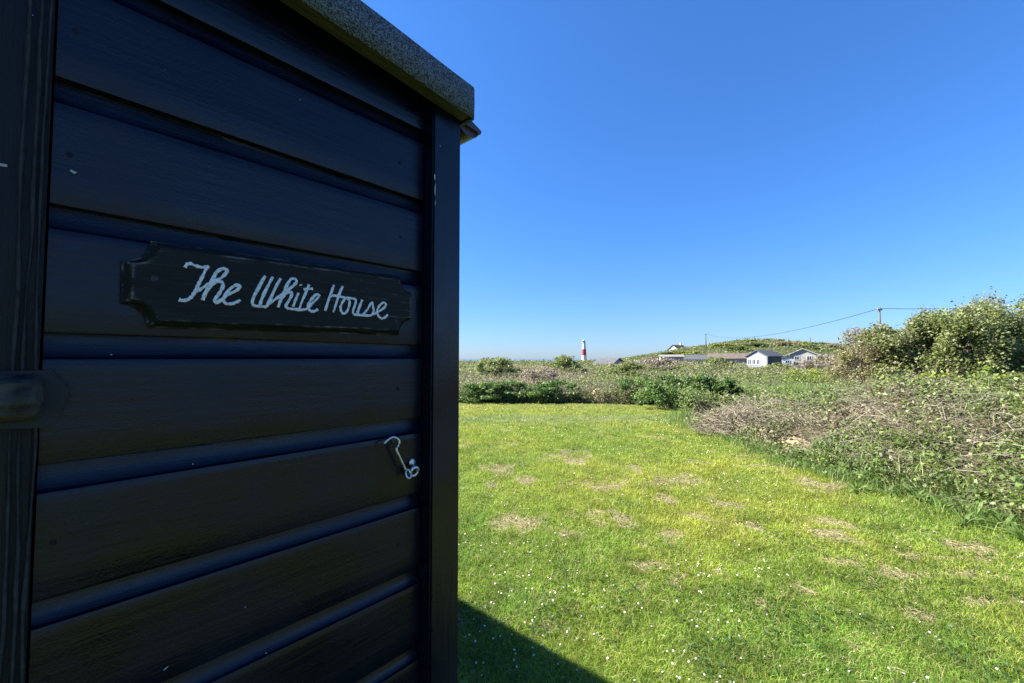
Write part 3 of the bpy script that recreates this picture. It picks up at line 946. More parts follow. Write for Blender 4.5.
# broad leaved weeds in the turf (plantain, clover)
pile = Pile()
x, y = polar(26000, 1.4, 13, 440, 1120)
k = lawn_mask(x, y) & ~in_hut(x, y) & (fbm(x * 2, y * 2, 91) > .56)
x, y = x[k], y[k]
P = np.stack([x, y, terrain(x, y) + .012 + .02 * rng.random(len(x))], 1)
pile.leaves(P, (.012 + .018 * rng.random(len(x))) * np.maximum(1, y / 5), .6, np.array([.055, .115, .03]) * (.6 + .7 * rng.random((len(x), 1))), 1.6)
tag(link('clover', pile.mesh('clover'), M_leaf), 'low clover and plantain leaves in the turf', 'weeds', None, 'stuff')

# ------------------------------------------------------------------ bramble thicket on the right
def thick_h(x, y):
    dx = x - xedge(y)
    ramp = np.clip(dx / 1.9, 0, 1) ** .8
    h = ramp * np.clip(.78 + .11 * (8 - y) + .06 * np.clip(dx, 0, 3), .5, 1.25)
    h = h * (.55 + .85 * fbm(x * 1.1, y * 1.1, 101, 3)) * sstep(11.5, 9.5, y - .15 * dx)
    h = h * (1 - .97 * np.exp(-(((x - 4.62) / .48) ** 2 + ((y - 6.75) / .55) ** 2) ** 2))
    return h

def thick_pts(n, pw=1.0):
    d0, d1 = 2.0, 11.5
    y = d0 * (d1 / d0) ** (rng.random(n) ** .9)
    x = xedge(y) + rng.random(n) ** 1.3 * (1.0 + .75 * y)
    return x, y

pile = Pile()
# long arching stems
N = 3000
x, y = thick_pts(N)
h = thick_h(x, y)
k = h > .32; x, y, h = x[k], y[k], h[k]; N = len(x)
a = rng.random(N) * 2 * np.pi; ln = .25 + .7 * rng.random(N)
ts = np.linspace(0, 1, 6)
start_z = h * (.15 + .75 * rng.random(N)); peak = h * (.35 + .5 * rng.random(N)) * .5
path = np.stack([np.stack([x + np.cos(a) * ln * t + .04 * rng.normal(size=N), y + np.sin(a) * ln * t + .04 * rng.normal(size=N),
                           start_z + peak * 4 * t * (1 - t) * .5 + h * .12 * t], 1) for t in ts], 1)
path[..., 2] += terrain(path[..., 0], path[..., 1])
lim = np.maximum(thick_h(path[..., 0], path[..., 1]), .06)
path[..., 2] = np.minimum(path[..., 2], lim * (1.0 + .14 * rng.random((N, 1))) + .04)
wood = np.array([[.21, .175, .13], [.30, .265, .20], [.17, .14, .115], [.36, .325, .245]])[rng.integers(0, 4, N)]
dead = (fbm(x * .8, y * .8, 111, 2) > .5)[:, None]
pile.tubes(path, (.0014 + .0022 * rng.random(N) + .00012 * y)[:, None] * np.linspace(1, .5, 6)[None], wood * (.6 + .6 * rng.random((N, 1))), 1)
# fine twigs standing proud
N = 8000
x, y = thick_pts(N); h = thick_h(x, y); k = h > .2; x, y, h = x[k], y[k], h[k]; N = len(x)
p0 = np.stack([x, y, terrain(x, y) + h * (.6 + .35 * rng.random(N))], 1)
dv = rng.normal(size=(N, 3)); dv[:, 2] = np.abs(dv[:, 2]) * .6; dv /= np.linalg.norm(dv, axis=1)[:, None]
ln = (.08 + .22 * rng.random(N))[:, None]
pile.tubes(np.stack([p0, p0 + dv * ln * .5 + rng.normal(size=(N, 3)) * .012, p0 + dv * ln], 1), (.0009 + .0008 * rng.random(N) + .0001 * y)[:, None], np.array([.33, .29, .21]) * (.45 + .75 * rng.random((N, 1))), 1)
# leaves, gathered in clumps of one kind each with gaps between
NCL = 3000
cx_, cy_ = thick_pts(NCL); ch_ = thick_h(cx_, cy_)
k = ch_ > .06; cx_, cy_, ch_ = cx_[k], cy_[k], ch_[k]; NCL = len(cx_)
live = .035 + fbm(cx_ * .9, cy_ * .7, 121, 3) + .10 * rng.normal(size=NCL)
kind = np.where(live > .53, rng.integers(0, 3, NCL), np.where(live > .44, rng.integers(2, 6, NCL), rng.integers(4, 8, NCL)))
palk = np.array([[.15, .215, .055], [.11, .165, .05], [.20, .25, .075], [.19, .19, .10], [.24, .215, .13], [.145, .13, .075], [.30, .26, .175], [.20, .145, .10]])
nper = 48
w_ = np.repeat(np.arange(NCL), nper); N = len(w_)
off = rng.normal(size=(N, 3)); off /= np.linalg.norm(off, axis=1)[:, None]; off *= rng.random((N, 1)) ** .4
rad_ = (.09 + .13 * rng.random(NCL)) * (.7 + .06 * cy_)
cz_ = terrain(cx_, cy_) + ch_ * (.98 - .55 * rng.random(NCL) ** 2.2)
P = np.stack([cx_, cy_, cz_], 1)[w_] + off * rad_[w_][:, None] * np.array([1, 1, .75])
P[:, 2] = np.maximum(P[:, 2], .01)
sz = (.023 + .034 * rng.random(NCL))[w_] * (.6 + .7 * rng.random(N)) * (1 + .03 * P[:, 1])
thin = rng.random(N) < np.where(kind > 3, .55, 1.0)[w_]
C = palk[kind][w_] * (.6 + .7 * rng.random((N, 1)))
pile.leaves(P[thin], sz[thin], .6, C[thin], .5, 0)
N = 9000
x, y = thick_pts(N); h = thick_h(x, y); k = (h > .05) & (fbm(x * .8 + 5, y * .8, 133) > .5) & (x - xedge(y) < 1.6); x, y, h = x[k], y[k], h[k]; N = len(x)
P = np.stack([x, y, h * .55], 1)
c = np.array([[.12, .20, .045], [.17, .24, .06], [.36, .32, .17]])[rng.choice(3, N, p=[.45, .3, .25])] * (.6 + .7 * rng.random((N, 1)))
pile.blades(P, .14 + .28 * rng.random(N), .005 + .006 * rng.random(N), c, 1.0, 0, 1.0, c * 1.15)
# rank grass at the foot
N = 22000
y = 2 * (13 / 2) ** rng.random(N); x = xedge(y) + rng.normal(size=N) * .26 + .22
P = np.stack([x, y, terrain(x, y) - .01], 1)
c = np.array([[.10, .18, .04], [.15, .23, .05], [.32, .27, .13]])[rng.choice(3, N, p=[.5, .38, .12])] * (.6 + .7 * rng.random((N, 1)))
pile.blades(P, .07 + .16 * rng.random(N) * (.4 + fbm(y * 2, x, 131)), .004 + .004 * rng.random(N), c, 1.1, 0, 1.0, c * 1.15)
thk = link('bramble_thicket', pile.mesh('bramble_thicket'), [M_leaf, M_stem])
tag(thk, 'tangled mass of brown and green brambles edging the right side of the lawn', 'brambles', None, 'stuff')
# dark leaf-litter floor lump so the tangle is not see-through
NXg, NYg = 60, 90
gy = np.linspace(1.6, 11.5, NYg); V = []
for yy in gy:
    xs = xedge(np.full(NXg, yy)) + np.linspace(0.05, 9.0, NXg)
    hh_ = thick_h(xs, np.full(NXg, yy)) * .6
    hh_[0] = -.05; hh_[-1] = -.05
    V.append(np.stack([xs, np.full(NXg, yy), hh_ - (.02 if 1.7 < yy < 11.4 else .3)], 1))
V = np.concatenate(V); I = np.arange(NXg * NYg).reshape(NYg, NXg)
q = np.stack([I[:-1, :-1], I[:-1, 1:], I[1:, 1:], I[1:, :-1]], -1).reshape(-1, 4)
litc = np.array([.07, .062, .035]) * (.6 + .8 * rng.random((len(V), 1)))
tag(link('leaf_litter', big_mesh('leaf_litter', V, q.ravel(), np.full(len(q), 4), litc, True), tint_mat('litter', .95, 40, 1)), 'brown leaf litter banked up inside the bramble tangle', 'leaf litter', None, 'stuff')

# heap of dead grey bramble canes at the near left end of the thicket
def heap(name, label, cat, cx, cy, rx, ry, hgt, n, cols, rad, group=None):
    root = empty(name, (cx, cy, float(terrain(cx, cy))), label, cat, group)
    p = Pile()
    t = rng.random((n, 2)) * 2 - 1
    r2 = np.hypot(t[:, 0], t[:, 1]); t = t[r2 < 1]; n = len(t); r2 = np.hypot(t[:, 0], t[:, 1])
    z = hgt * (1 - r2 ** 1.6) * (.3 + .7 * rng.random(n)) * (.75 + .5 * vnoise(t[:, 0] * 2.5, t[:, 1] * 2.5, 7))
    p0 = np.stack([t[:, 0] * rx, t[:, 1] * ry, z], 1)
    dv = rng.normal(size=(n, 3)) * [1, 1, .45]; dv[:, 2] += .12; dv /= np.linalg.norm(dv, axis=1)[:, None]
    ln = (.12 + .4 * rng.random(n))[:, None]
    bend = rng.normal(size=(n, 3)) * .03
    path = np.stack([p0, p0 + dv * ln * .33 + bend, p0 + dv * ln * .66 + bend, p0 + dv * ln - np.array([0, 0, .03])], 1)
    path[..., 2] = np.maximum(path[..., 2], .01)
    p.tubes(path, (rad * (.5 + rng.random(n)))[:, None] * np.array([1, .9, .8, .6])[None], np.array(cols)[rng.integers(0, len(cols), n)] * (.6 + .6 * rng.random((n, 1))))
    link('stems', p.mesh('stems'), M_stem, root)
    return root
DEADC = [[.33, .28, .20], [.26, .21, .15], [.40, .35, .25], [.21, .17, .12]]
h1 = heap('dead_bramble_heap', 'pale brown heap of dead bramble canes at the near end of the thicket', 'bramble heap', 4.75, 8.6, .95, .9, .66, 3400, DEADC, .0042)
p = Pile(); n = 900
t = rng.normal(size=(n, 2)) * .4
p.leaves(np.stack([t[:, 0], t[:, 1] - .3, .1 + .3 * rng.random(n)], 1), .05, .6, np.array([.09, .10, .05]) * (.6 + .7 * rng.random((n, 1))), .4)
link('leaves', p.mesh('leaves'), M_leaf, h1)


def mound(name, label, cat, cx, cy, rx, ry, hg, col):
    m = 20; V = []
    for i in range(m):
        for j in range(m):
            a, b_ = i / (m - 1) * 2 - 1, j / (m - 1) * 2 - 1
            r = min(1, math.hypot(a, b_))
            V.append((a * rx, b_ * ry, hg * (1 - r * r) * (.6 + .9 * float(vnoise(a * 3, b_ * 3, 5))) - .02))
    V = np.array(V); I = np.arange(m * m).reshape(m, m)
    q = np.stack([I[:-1, :-1], I[1:, :-1], I[1:, 1:], I[:-1, 1:]], -1).reshape(-1, 4)
    o = link(name, big_mesh(name, V, q.ravel(), np.full(len(q), 4), np.array(col) * (.8 + .4 * rng.random((len(V), 1))), True), M_soil)
    o.location = (cx, cy, float(terrain(cx, cy)))
    return tag(o, label, cat)
M_soil = tint_mat('sandy_soil', .95, 30, 1.0)
mp_ = gp(800, 447); mound('soil_mound', 'orange tan sandy soil mound at the foot of the brambles', 'soil mound', mp_[0] - .08, mp_[1] - .05, .40, .30, .17, (.33, .255, .15))
mp_ = gp(600, 403); mound('soil_mound', 'small sandy soil mound in the gap between the two nettle banks', 'soil mound', mp_[0], mp_[1] + .1,   .45, .3, .42, (.42, .30, .19))

# ------------------------------------------------------------------ plants as things
def strap_plant(name, label, cat, group, x, y, n, ln, w, cols):
    root = empty(name, (x, y, float(terrain(x, y))), label, cat, group, random.random() * 6)
    p = Pile()
    ang = rng.random(n) * 2 * np.pi; el = .35 + .9 * rng.random(n)
    L_ = ln * (.55 + .6 * rng.random(n))
    K = 7; tt = np.linspace(0, 1, K)
    out = np.stack([np.cos(ang), np.sin(ang), 0 * ang], 1); side = np.stack([-np.sin(ang), np.cos(ang), 0 * ang], 1)
    VV = []
    for t in tt:
        dz = np.sin(el) * t - .42 * t ** 2.2
        c = out * (np.cos(el) * t * L_)[:, None] + np.array([0, 0, 1]) * (dz * L_)[:, None]
        wd = (w * L_ / ln * (math.sin(math.pi * (t * .93 + .05)) ** .7))[:, None]
        VV.append(np.stack([c - side * wd, c - np.array([0, 0, .25]) * wd, c + side * wd], 1))
    V = np.stack(VV, 1)
    idx = np.arange(n * K * 3).reshape(n, K, 3)
    q = np.stack([idx[:, :-1, :-1], idx[:, 1:, :-1], idx[:, 1:, 1:], idx[:, :-1, 1:]], -1).reshape(-1, 4)
    C = np.array(cols)[rng.integers(0, len(cols), n)] * (.7 + .5 * rng.random((n, 1)))
    p.add(V.reshape(-1, 3), q.ravel(), np.full(len(q), 4), np.repeat(C, K * 3, 0))
    link('leaves', p.mesh('leaves', True), M_leaf, root)
    return root
DOCK = [[.15, .23, .05], [.19, .27, .07], [.11, .18, .045]]
for (px, py) in ((690, 436), (715, 441), (745, 452), (778, 460), (806, 470), (826, 478), (850, 483), (872, 496), (900, 503), (925, 512), (960, 520), (985, 530), (1005, 545), (1018, 530), (840, 492), (763, 447), (702, 432), (945, 528), (735, 440)):
    g = gp(px, py)
    strap_plant('dock_plant', 'leafy green dock plant sprouting where the lawn meets the brambles', 'dock plant', 'dock plants along the foot of the brambles', g[0] + .22, g[1] + .05, int(rng.integers(12, 24)), float(.2 + .1 * rng.random()), float(.011 + .007 * rng.random()), DOCK)
g = gp(1012, 510)
strap_plant('dock_plant', 'larger dock plant with one yellowing leaf at the right picture edge', 'dock plant', None, g[0] + .15, g[1] + .2, 12, .36, .03, DOCK + [[.40, .26, .05]])


def shrub(name, label, cat, x, y, rx, ry, hgt, nleaf, leaf, cols, nbr=60, woodc=((.16, .12, .10), (.24, .19, .15)), group=None, clumps=40, base=.0, low=.25, twig=0, asp=.7, shell=.5, flower=None):
    """domed shrub: branches from the base, leaves gathered in clumps through the crown"""
    root = empty(name, (x, y, float(terrain(x, y))), label, cat, group)
    # clump centres
    th = rng.random(clumps) * 2 * np.pi; cz = rng.random(clumps); rd = rng.random(clumps) ** shell
    prof = np.sqrt(np.clip(1 - (cz * .93) ** 2.2, .04, 1))
    cx = np.cos(th) * rd * rx * prof; cy = np.sin(th) * rd * ry * prof
    lump = .78 + .42 * vnoise(cx / rx * 1.7 + x, cy / ry * 1.7, 5)
    czz = (low + (1 - low) * cz) * hgt * lump
    cen = np.stack([cx, cy, czz], 1)
    # branches
    p = Pile()
    nb = min(nbr, clumps); K = 6
    sel = cen[rng.choice(clumps, nb, replace=False)]
    st = np.stack([rng.normal(size=nb) * rx * .18, rng.normal(size=nb) * ry * .18, np.zeros(nb)], 1)
    tt = np.linspace(0, 1, K)
    path = np.stack([st * (1 - t) + sel * t * np.array([1, 1, 1]) + np.array([0, 0, .22 * hgt]) * (t * (1 - t)) + rng.normal(size=(nb, 3)) * .03 * hgt * t for t in tt], 1)
    p.tubes(path, (.012 * hgt * (.6 + .5 * rng.random(nb)))[:, None] * np.linspace(1, .25, K)[None], np.array(woodc)[rng.integers(0, len(woodc), nb)], 0, 4)
    if twig:
        s = path[rng.integers(0, nb, twig), rng.integers(3, K, twig)]
        dv = rng.normal(size=(twig, 3)) * .6 + s / np.array([rx, ry, hgt]) * .6; dv[:, 2] = np.abs(dv[:, 2]) + .35; dv /= np.linalg.norm(dv, axis=1)[:, None]
        ln = hgt * (.06 + .12 * rng.random(twig))[:, None]
        p.tubes(np.stack([s, s + dv * ln * .5 + rng.normal(size=s.shape) * .01 * hgt, s + dv * ln], 1), (leaf * .05 * (.6 + .8 * rng.random(twig)))[:, None] * np.array([1, .8, .5])[None], np.array(woodc)[rng.integers(0, len(woodc), twig)] * (.8 + .6 * rng.random((twig, 1))))
    link('branches', p.mesh('branches'), M_stem, root)
    # leaves
    p = Pile()
    which = rng.integers(0, clumps, nleaf)
    cr = (.11 + .10 * rng.random(clumps))
    off = rng.normal(size=(nleaf, 3)); off /= np.linalg.norm(off, axis=1)[:, None]; off *= rng.random((nleaf, 1)) ** .45
    P = cen[which] + off * cr[which][:, None] * np.array([rx * 1.3, ry * 1.3, hgt * .85])
    P[:, 2] = np.abs(P[:, 2]) + base
    pal = np.array(cols); cc = rng.integers(0, len(pal), clumps)
    C = pal[np.where(rng.random(nleaf) < .65, cc[which], rng.integers(0, len(pal), nleaf))] * (.65 + .6 * rng.random((nleaf, 1)))
    p.leaves(P, leaf * (.6 + .8 * rng.random(nleaf)), asp, C, .45, 0, .3)
    link('foliage', p.mesh('foliage'), M_leaf, root)
    if flower:
        p = Pile(); n, fs, fc = flower
        w_ = rng.integers(0, clumps, n)
        P = cen[w_] + np.abs(rng.normal(size=(n, 3))) * np.array([rx, ry, hgt]) * .08 * np.sign(rng.normal(size=(n, 3)) + np.array([0, 0, 9]))
        p.leaves(P, fs * (.6 + .8 * rng.random(n)), .9, np.array(fc) * (.7 + .5 * rng.random((n, 1))), 1.5)
        link('flowers', p.mesh('flowers'), M_leaf, root)['kind'] = 'stuff'
    return root

SYC = [[.19, .235, .07], [.23, .265, .09], [.15, .19, .06], [.28, .30, .14]]
ELD = [[.20, .23, .085], [.23, .25, .105], [.16, .19, .07], [.27, .28, .15]]
HAW = [[.26, .24, .11], [.29, .24, .14], [.20, .22, .08]]
def at(px, Y_): return (px - 512) / F * Y_
shrub('sycamore_shrub', 'tallest leafy sycamore shrub with pale green leaves, right of the hedge middle', 'shrub', at(1000, 14.2), 14.2, 1.9, 1.7, 2.9, 38000, .082, SYC, 60, clumps=190, twig=1500)
shrub('sycamore_shrub', 'rounded leafy sycamore shrub left of the tallest one', 'shrub', at(943, 13.8), 13.8, 1.55, 1.5, 3.05, 28000, .082, SYC, 50, clumps=140, twig=1200)
shrub('elder_shrub', 'leafy elder shrub between the bare hawthorn and the sycamores', 'shrub', at(903, 14.4), 14.4, 1.5, 1.4, 2.85, 22000, .078, ELD, 40, clumps=100, twig=900)
shrub('hawthorn_shrub', 'twiggy half bare hawthorn shrub at the left end of the tall hedge', 'shrub', at(868, 15.0), 15.0, 1.3, 1.2, 2.55, 9000, .075, HAW, 50, clumps=70, twig=2200)
shrub('hawthorn_shrub', 'bare topped hawthorn shrub rising behind the leafy sycamores', 'shrub', at(968, 16.6), 16.6, 2.2, 1.6, 3.5, 8000, .085, ELD, 60, clumps=90, twig=2400)
shrub('sycamore_shrub', 'dense green sycamore shrub cut off by the right picture edge', 'shrub', at(1065, 14.6), 14.6, 2.2, 1.9, 3.3, 22000, .09, SYC, 50, clumps=130, twig=500)

ALX = [[.24, .30, .045], [.19, .26, .05], [.31, .34, .05]]
for (px, Y_, h_, r_, lab) in ((935, 11.2, 1.1, .8, 'yellow flowering alexanders clump under the tall hedge'), (1000, 11.0, 1.2, .7, 'yellow green alexanders clump at the foot of the far right shrub'),
                              (876, 12.5, .92, .7, 'small yellow alexanders clump at the left foot of the hedge'), (806, 17, 1.05, 1.0, 'lime green alexanders clump in front of the grey twiggy bush')):
    shrub('alexanders_clump', lab, 'wild plant', (px - 512) / F * Y_, Y_, r_, r_ * .8, h_, 2600, .06, ALX, 20, ((.10, .14, .05),), 'alexanders flowering under the hedge', 30, flower=(300, .045, (.36, .40, .07)))
NET = [[.08, .145, .045], [.115, .19, .055], [.17, .25, .07]]
for (px, Y_, h_, r_, lab) in ((476, 14.7, .55, .9, 'dark green nettle clump beside the hut corner post'), (513, 14.9, .62, 1.0, 'dark green nettle clump second from the hut along the lawn edge'), (556, 14.8, .68, 1.0, 'bright green rounded nettle clump left of the small soil mound'),
                              (495, 14.6, .60, .9, 'low dark nettle clump between the two nettle clumps nearest the hut'), (536, 14.6, .62, .9, 'low dark nettle clump just left of the bright rounded one'), (697, 12.4, .90, .8, 'dark nettle clump just right of the tallest clump'),
                              (636, 14.3, .78, .9, 'dark nettle clump right of the small soil mound'), (668, 12.8, .95, .95, 'tallest dark green nettle clump at the back of the lawn'), (722, 12.1, .84, .7, 'dark nettle clump next to the dead bramble canes')):
    shrub('nettle_clump', lab, 'nettles', (px - 512) / F * Y_, Y_, r_, r_ * .7, h_, 3800, .075, NET, 30, ((.07, .10, .04),), 'nettles along the back of the lawn', 45, low=.1, asp=.5)
GRS = [[.16, .23, .06], [.20, .26, .08]]
for (px, Y_, h_, lab) in ((838, 11.6, 1.0, 'bright green mound of tall grass behind the brambles'), (792, 12.6, .9, 'lower green mound of tall grass behind the dead cane heap'), (742, 13.4, .85, 'green mound of tall grass between nettles and thicket')):
    x_ = (px - 512) / F * Y_
    root = empty('grass_mound', (x_, Y_, 0), lab, 'tall grass', 'mounds of tall grass behind the brambles')
    n = 6000; p = Pile(); t = rng.normal(size=(n, 2)) * [.75, .5]
    rr_ = np.exp(-(t[:, 0] / 1.1) ** 2 - (t[:, 1] / .8) ** 2)
    P = np.stack([t[:, 0], t[:, 1], h_ * rr_ * .55 * rng.random(n)], 1)
    C = np.array(GRS)[rng.integers(0, 2, n)] * (.6 + .7 * rng.random((n, 1)))
    p.blades(P, h_ * (.3 + .3 * rng.random(n)), .010, C, .9, 0, 1, C * 1.2)
    link('blades', p.mesh('blades'), M_grass, root)

# ------------------------------------------------------------------ scrub beyond the lawn, as one ground cover
def canopy(x, y):
    d = np.hypot(x, y)
    c = .80 + .75 * (fbm(x / 2.6, y / 2.6, 141, 3) - .5) + .3 * (vnoise(x / 7, y / 7, 143) - .5)
    near = sstep(0, 2.2, y - yback(x))
    c = c * (.45 + .55 * near)
    mead = (x > xedge(np.minimum(y, 14.2))) & (y < 18.5) & (x > 3.5)
    mw_ = mead * (1 - sstep(12.5, 18, y + 2.0 * (fbm(x, y, 149, 2) - .5)))
    c = c * (1 - mw_) + (.42 + .35 * fbm(x * .9, y * .9, 147, 2)) * mw_
    # taller away to the right, low hollow by the near hut
    az_ = x / np.maximum(y, 1) * F + 512
    drop = 5 + 5 * sstep(742, 752, az_)                    # hollow of shorter growth in front of the huts
    lim = np.clip(1.42 - drop / F * y, .15, None) * (.8 + .35 * fbm(x / 2.6, y / 2.6, 141, 3))
    c = np.where((az_ > 685) & (az_ < 815) & (y < 72), np.minimum(c, lim), c)
    # far: coarser bushes
    c = c + 1.5 * (fbm(x / 10, y / 10, 145, 3) - .40) * sstep(60, 130, d)
    return np.clip(c, .12, None)

pile = Pile()
N = 330000
px = -60 + 1200 * rng.random(N)
px = np.where(rng.random(N) < .8, 440 + 640 * rng.random(N), px)
y = 10.8 * (620 / 10.8) ** (rng.random(N) ** 1.35)
x = (px - 512) / F * y
k = (~lawn_mask(x, y)) & (y > yback(x) - .2) & ~((y < 16) & (x > 11.0)) & ~((x > 3.5) & (y < 11.0)) | ((x > xedge(np.minimum(y, 14.2))) & (y > 10.8) & (y < 14.5) & (x < 11))
x, y = x[k], y[k]; N = len(x)
c = canopy(x, y)
dep = rng.random(N) ** 1.7
z = terrain(x, y) + c * (1.0 - .75 * dep * np.clip(30 / y, .35, 1)) + .05 * rng.normal(size=N) * np.maximum(1, y / 40)
P = np.stack([x, y, z], 1)
size = np.clip(.0036 * y, .055, 1.3) * (.55 + .8 * rng.random(N))
s1_ = fbm(x / 3.4, y / 3.4, 151, 3); s2_ = fbm(x / 1.5, y / 1.5, 153, 2); s3_ = fbm(x / 16, y / 16, 155, 2)
pal = np.array([[.125, .17, .05], [.185, .21, .07], [.245, .235, .11], [.27, .235, .145], [.29, .24, .175]])
ti = np.clip(-.70 + (s1_ * .75 + s2_ * .35 - .25) * 6.2 + rng.normal(size=N) * .8 - 1.2 * sstep(50, 110, y), 0, 4).round().astype(int)
grn = (y < 15.5) & (x > xedge(np.minimum(y, 14.2))) & (x > 3.5) & (rng.random(N) < .8)
C = np.where(grn[:, None], np.array([.17, .225, .07]), pal[ti]) * (.62 + .7 * rng.random((N, 1)))
C = C * (1 + (.9 * (s3_ - .5) + .5 * (fbm(x / 7, y / 7, 157, 2) - .5)) * sstep(40, 90, y))[:, None]
pile.leaves(P, size, .75, C, .45)
# ragged front edge down to the lawn
n2 = 16000
x2 = -6 + 15 * rng.random(n2); y2 = yback(x2) + .9 * rng.random(n2) ** 1.5 + .02
k2 = (x2 < xedge(np.minimum(y2, 14.2)) + .5); x2, y2 = x2[k2], y2[k2]; n2 = len(x2)
P2 = np.stack([x2, y2, terrain(x2, y2) + canopy(x2, y2) * (.05 + rng.random(n2))], 1)
pile.leaves(P2, .05 * (.6 + .8 * rng.random(n2)), .7, np.array([[.15, .20, .06], [.22, .23, .10], [.28, .23, .15], [.12, .18, .05]])[rng.integers(0, 4, n2)] * (.6 + .7 * rng.random((n2, 1))), .4)
# grey-brown twigs through it
N = 15000
px = 430 + 660 * rng.random(N); y = 14.2 * (90 / 14.2) ** (rng.random(N) ** 1.3); x = (px - 512) / F * y
k = (y > yback(x)) & (fbm(x / 3.4, y / 3.4, 151, 3) > .46) & ~((y < 16) & (x > 10)) & ~((x > 3.8) & (y < 13.3)); x, y = x[k], y[k]; N = len(x)
s = np.stack([x, y, terrain(x, y) + canopy(x, y) * (.7 + .3 * rng.random(N))], 1)
dv = rng.normal(size=(N, 3)) * .6; dv[:, 2] = np.abs(dv[:, 2]) + .5; dv /= np.linalg.norm(dv, axis=1)[:, None]
ln = ((.12 + .22 * rng.random(N)) * np.clip(y / 20, 1, 3))[:, None]
pile.tubes(np.stack([s, s + dv * ln * .5 + rng.normal(size=s.shape) * .02, s + dv * ln], 1), (.0022 + .00018 * y)[:, None] * np.array([1, .8, .5])[None], np.array([.27, .22, .18]) * (.5 + .7 * rng.random((N, 1))), 1)
tag(link('scrub', pile.mesh('scrub'), [M_leaf, M_stem]), 'low brown and green coastal scrub stretching from the lawn to the hill', 'scrub', None, 'stuff')
# shaded undergrowth sheet below the leaves
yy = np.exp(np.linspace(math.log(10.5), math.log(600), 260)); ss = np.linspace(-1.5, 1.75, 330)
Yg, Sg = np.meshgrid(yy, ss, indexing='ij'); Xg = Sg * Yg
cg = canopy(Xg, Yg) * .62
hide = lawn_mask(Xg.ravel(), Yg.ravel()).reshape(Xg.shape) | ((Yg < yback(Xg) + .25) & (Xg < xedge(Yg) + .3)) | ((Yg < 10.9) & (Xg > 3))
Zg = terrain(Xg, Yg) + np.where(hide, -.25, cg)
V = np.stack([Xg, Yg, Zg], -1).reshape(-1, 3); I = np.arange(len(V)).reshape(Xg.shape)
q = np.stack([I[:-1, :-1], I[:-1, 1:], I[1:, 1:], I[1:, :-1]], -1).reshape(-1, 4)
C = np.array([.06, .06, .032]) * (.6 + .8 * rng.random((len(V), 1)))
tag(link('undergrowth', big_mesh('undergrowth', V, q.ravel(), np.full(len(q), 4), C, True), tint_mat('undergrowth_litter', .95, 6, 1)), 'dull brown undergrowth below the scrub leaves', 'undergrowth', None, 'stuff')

# single bushes standing out of the scrub
SCR = [[.18, .225, .075], [.14, .19, .06], [.23, .24, .10]]
GRY = [[.27, .235, .18], [.23, .215, .13], [.31, .255, .21]]
for (px, Y_, h_, r_, cols, tw, lab) in (
        (822, 27, 1.45, 1.9, GRY, 1500, 'grey brown twiggy bush right of the white fronted hut'),
        (846, 22, 1.4, 1.1, GRY, 900, 'low grey twiggy bush between the tall hedge and the far huts'),
        (497, 24, 1.32, 1.5, SCR, 200, 'rounded olive green bush low on the skyline nearest the hut'),
        (566, 27, 1.42, 1.4, SCR, 200, 'olive green bush on the skyline just left of the lighthouse'),
        (655, 30, 1.55, 1.8, GRY, 700, 'brown twiggy bush below the far white gabled house'),
        (625, 22, 1.15, 1.5, SCR, 200, 'green bush below and right of the grey hut roof'),
        (715, 32, 1.3, 1.8, SCR, 200, 'green bush in front of the low brown roofed hut'),
        (770, 24, 1.05, 1.5, SCR, 250, 'green bush in front of the white fronted hut'),
        (540, 19, .95, 1.2, GRY, 500, 'brown twiggy bush behind the rounded nettle clump')):
    shrub('scrub_bush', lab, 'bush', (px - 512) / F * Y_, Y_, r_, r_ * .9, h_, 3600, .0046 * Y_, cols, 40, ((.24, .19, .16), (.18, .14, .12)), 'bushes in the scrub', 60, twig=tw)

# gorse and bramble bushes breaking up the hill
DKG = [[.09, .125, .035], [.12, .15, .045], [.07, .10, .03]]; YLG = [[.24, .26, .06], [.20, .23, .06]]; BRN = [[.27, .22, .15], [.22, .19, .12]]
for k_, (px, Y_, w_, h_, cols) in enumerate(((652, 120, 3.2, 2.2, BRN), (668, 135, 4.0, 2.6, DKG), (690, 128, 5.0, 2.7, YLG), (700, 118, 3.5, 2.2, DKG), (722, 140, 5.5, 3.0, YLG), (737, 125, 4.5, 2.8, DKG),
        (748, 152, 5.0, 2.6, YLG), (756, 135, 4.0, 2.8, DKG), (772, 155, 4.5, 2.4, BRN), (784, 138, 5.0, 2.8, BRN), (797, 150, 4.6, 2.4, YLG), (806, 130, 4.2, 2.6, DKG), (818, 148, 4.5, 2.5, DKG), (832, 140, 5.0, 3.0, BRN), (842, 125, 4.0, 2.6, DKG), (728, 112, 3.6, 2.0, BRN))):
    lab = {id(DKG): 'dark green bush growing on the far hill', id(YLG): 'yellow green gorse bush growing on the far hill', id(BRN): 'brown bramble bush growing on the far hill'}[id(cols)]
    shrub('hill_bush', lab, 'bush', (px - 512) / F * Y_, Y_, w_, w_ * .8, h_ * .52, 1500, .5, cols, 12, clumps=26, group={id(DKG): 'dark bushes on the far hill', id(YLG): 'gorse bushes on the far hill', id(BRN): 'brown bushes on the far hill'}[id(cols)])

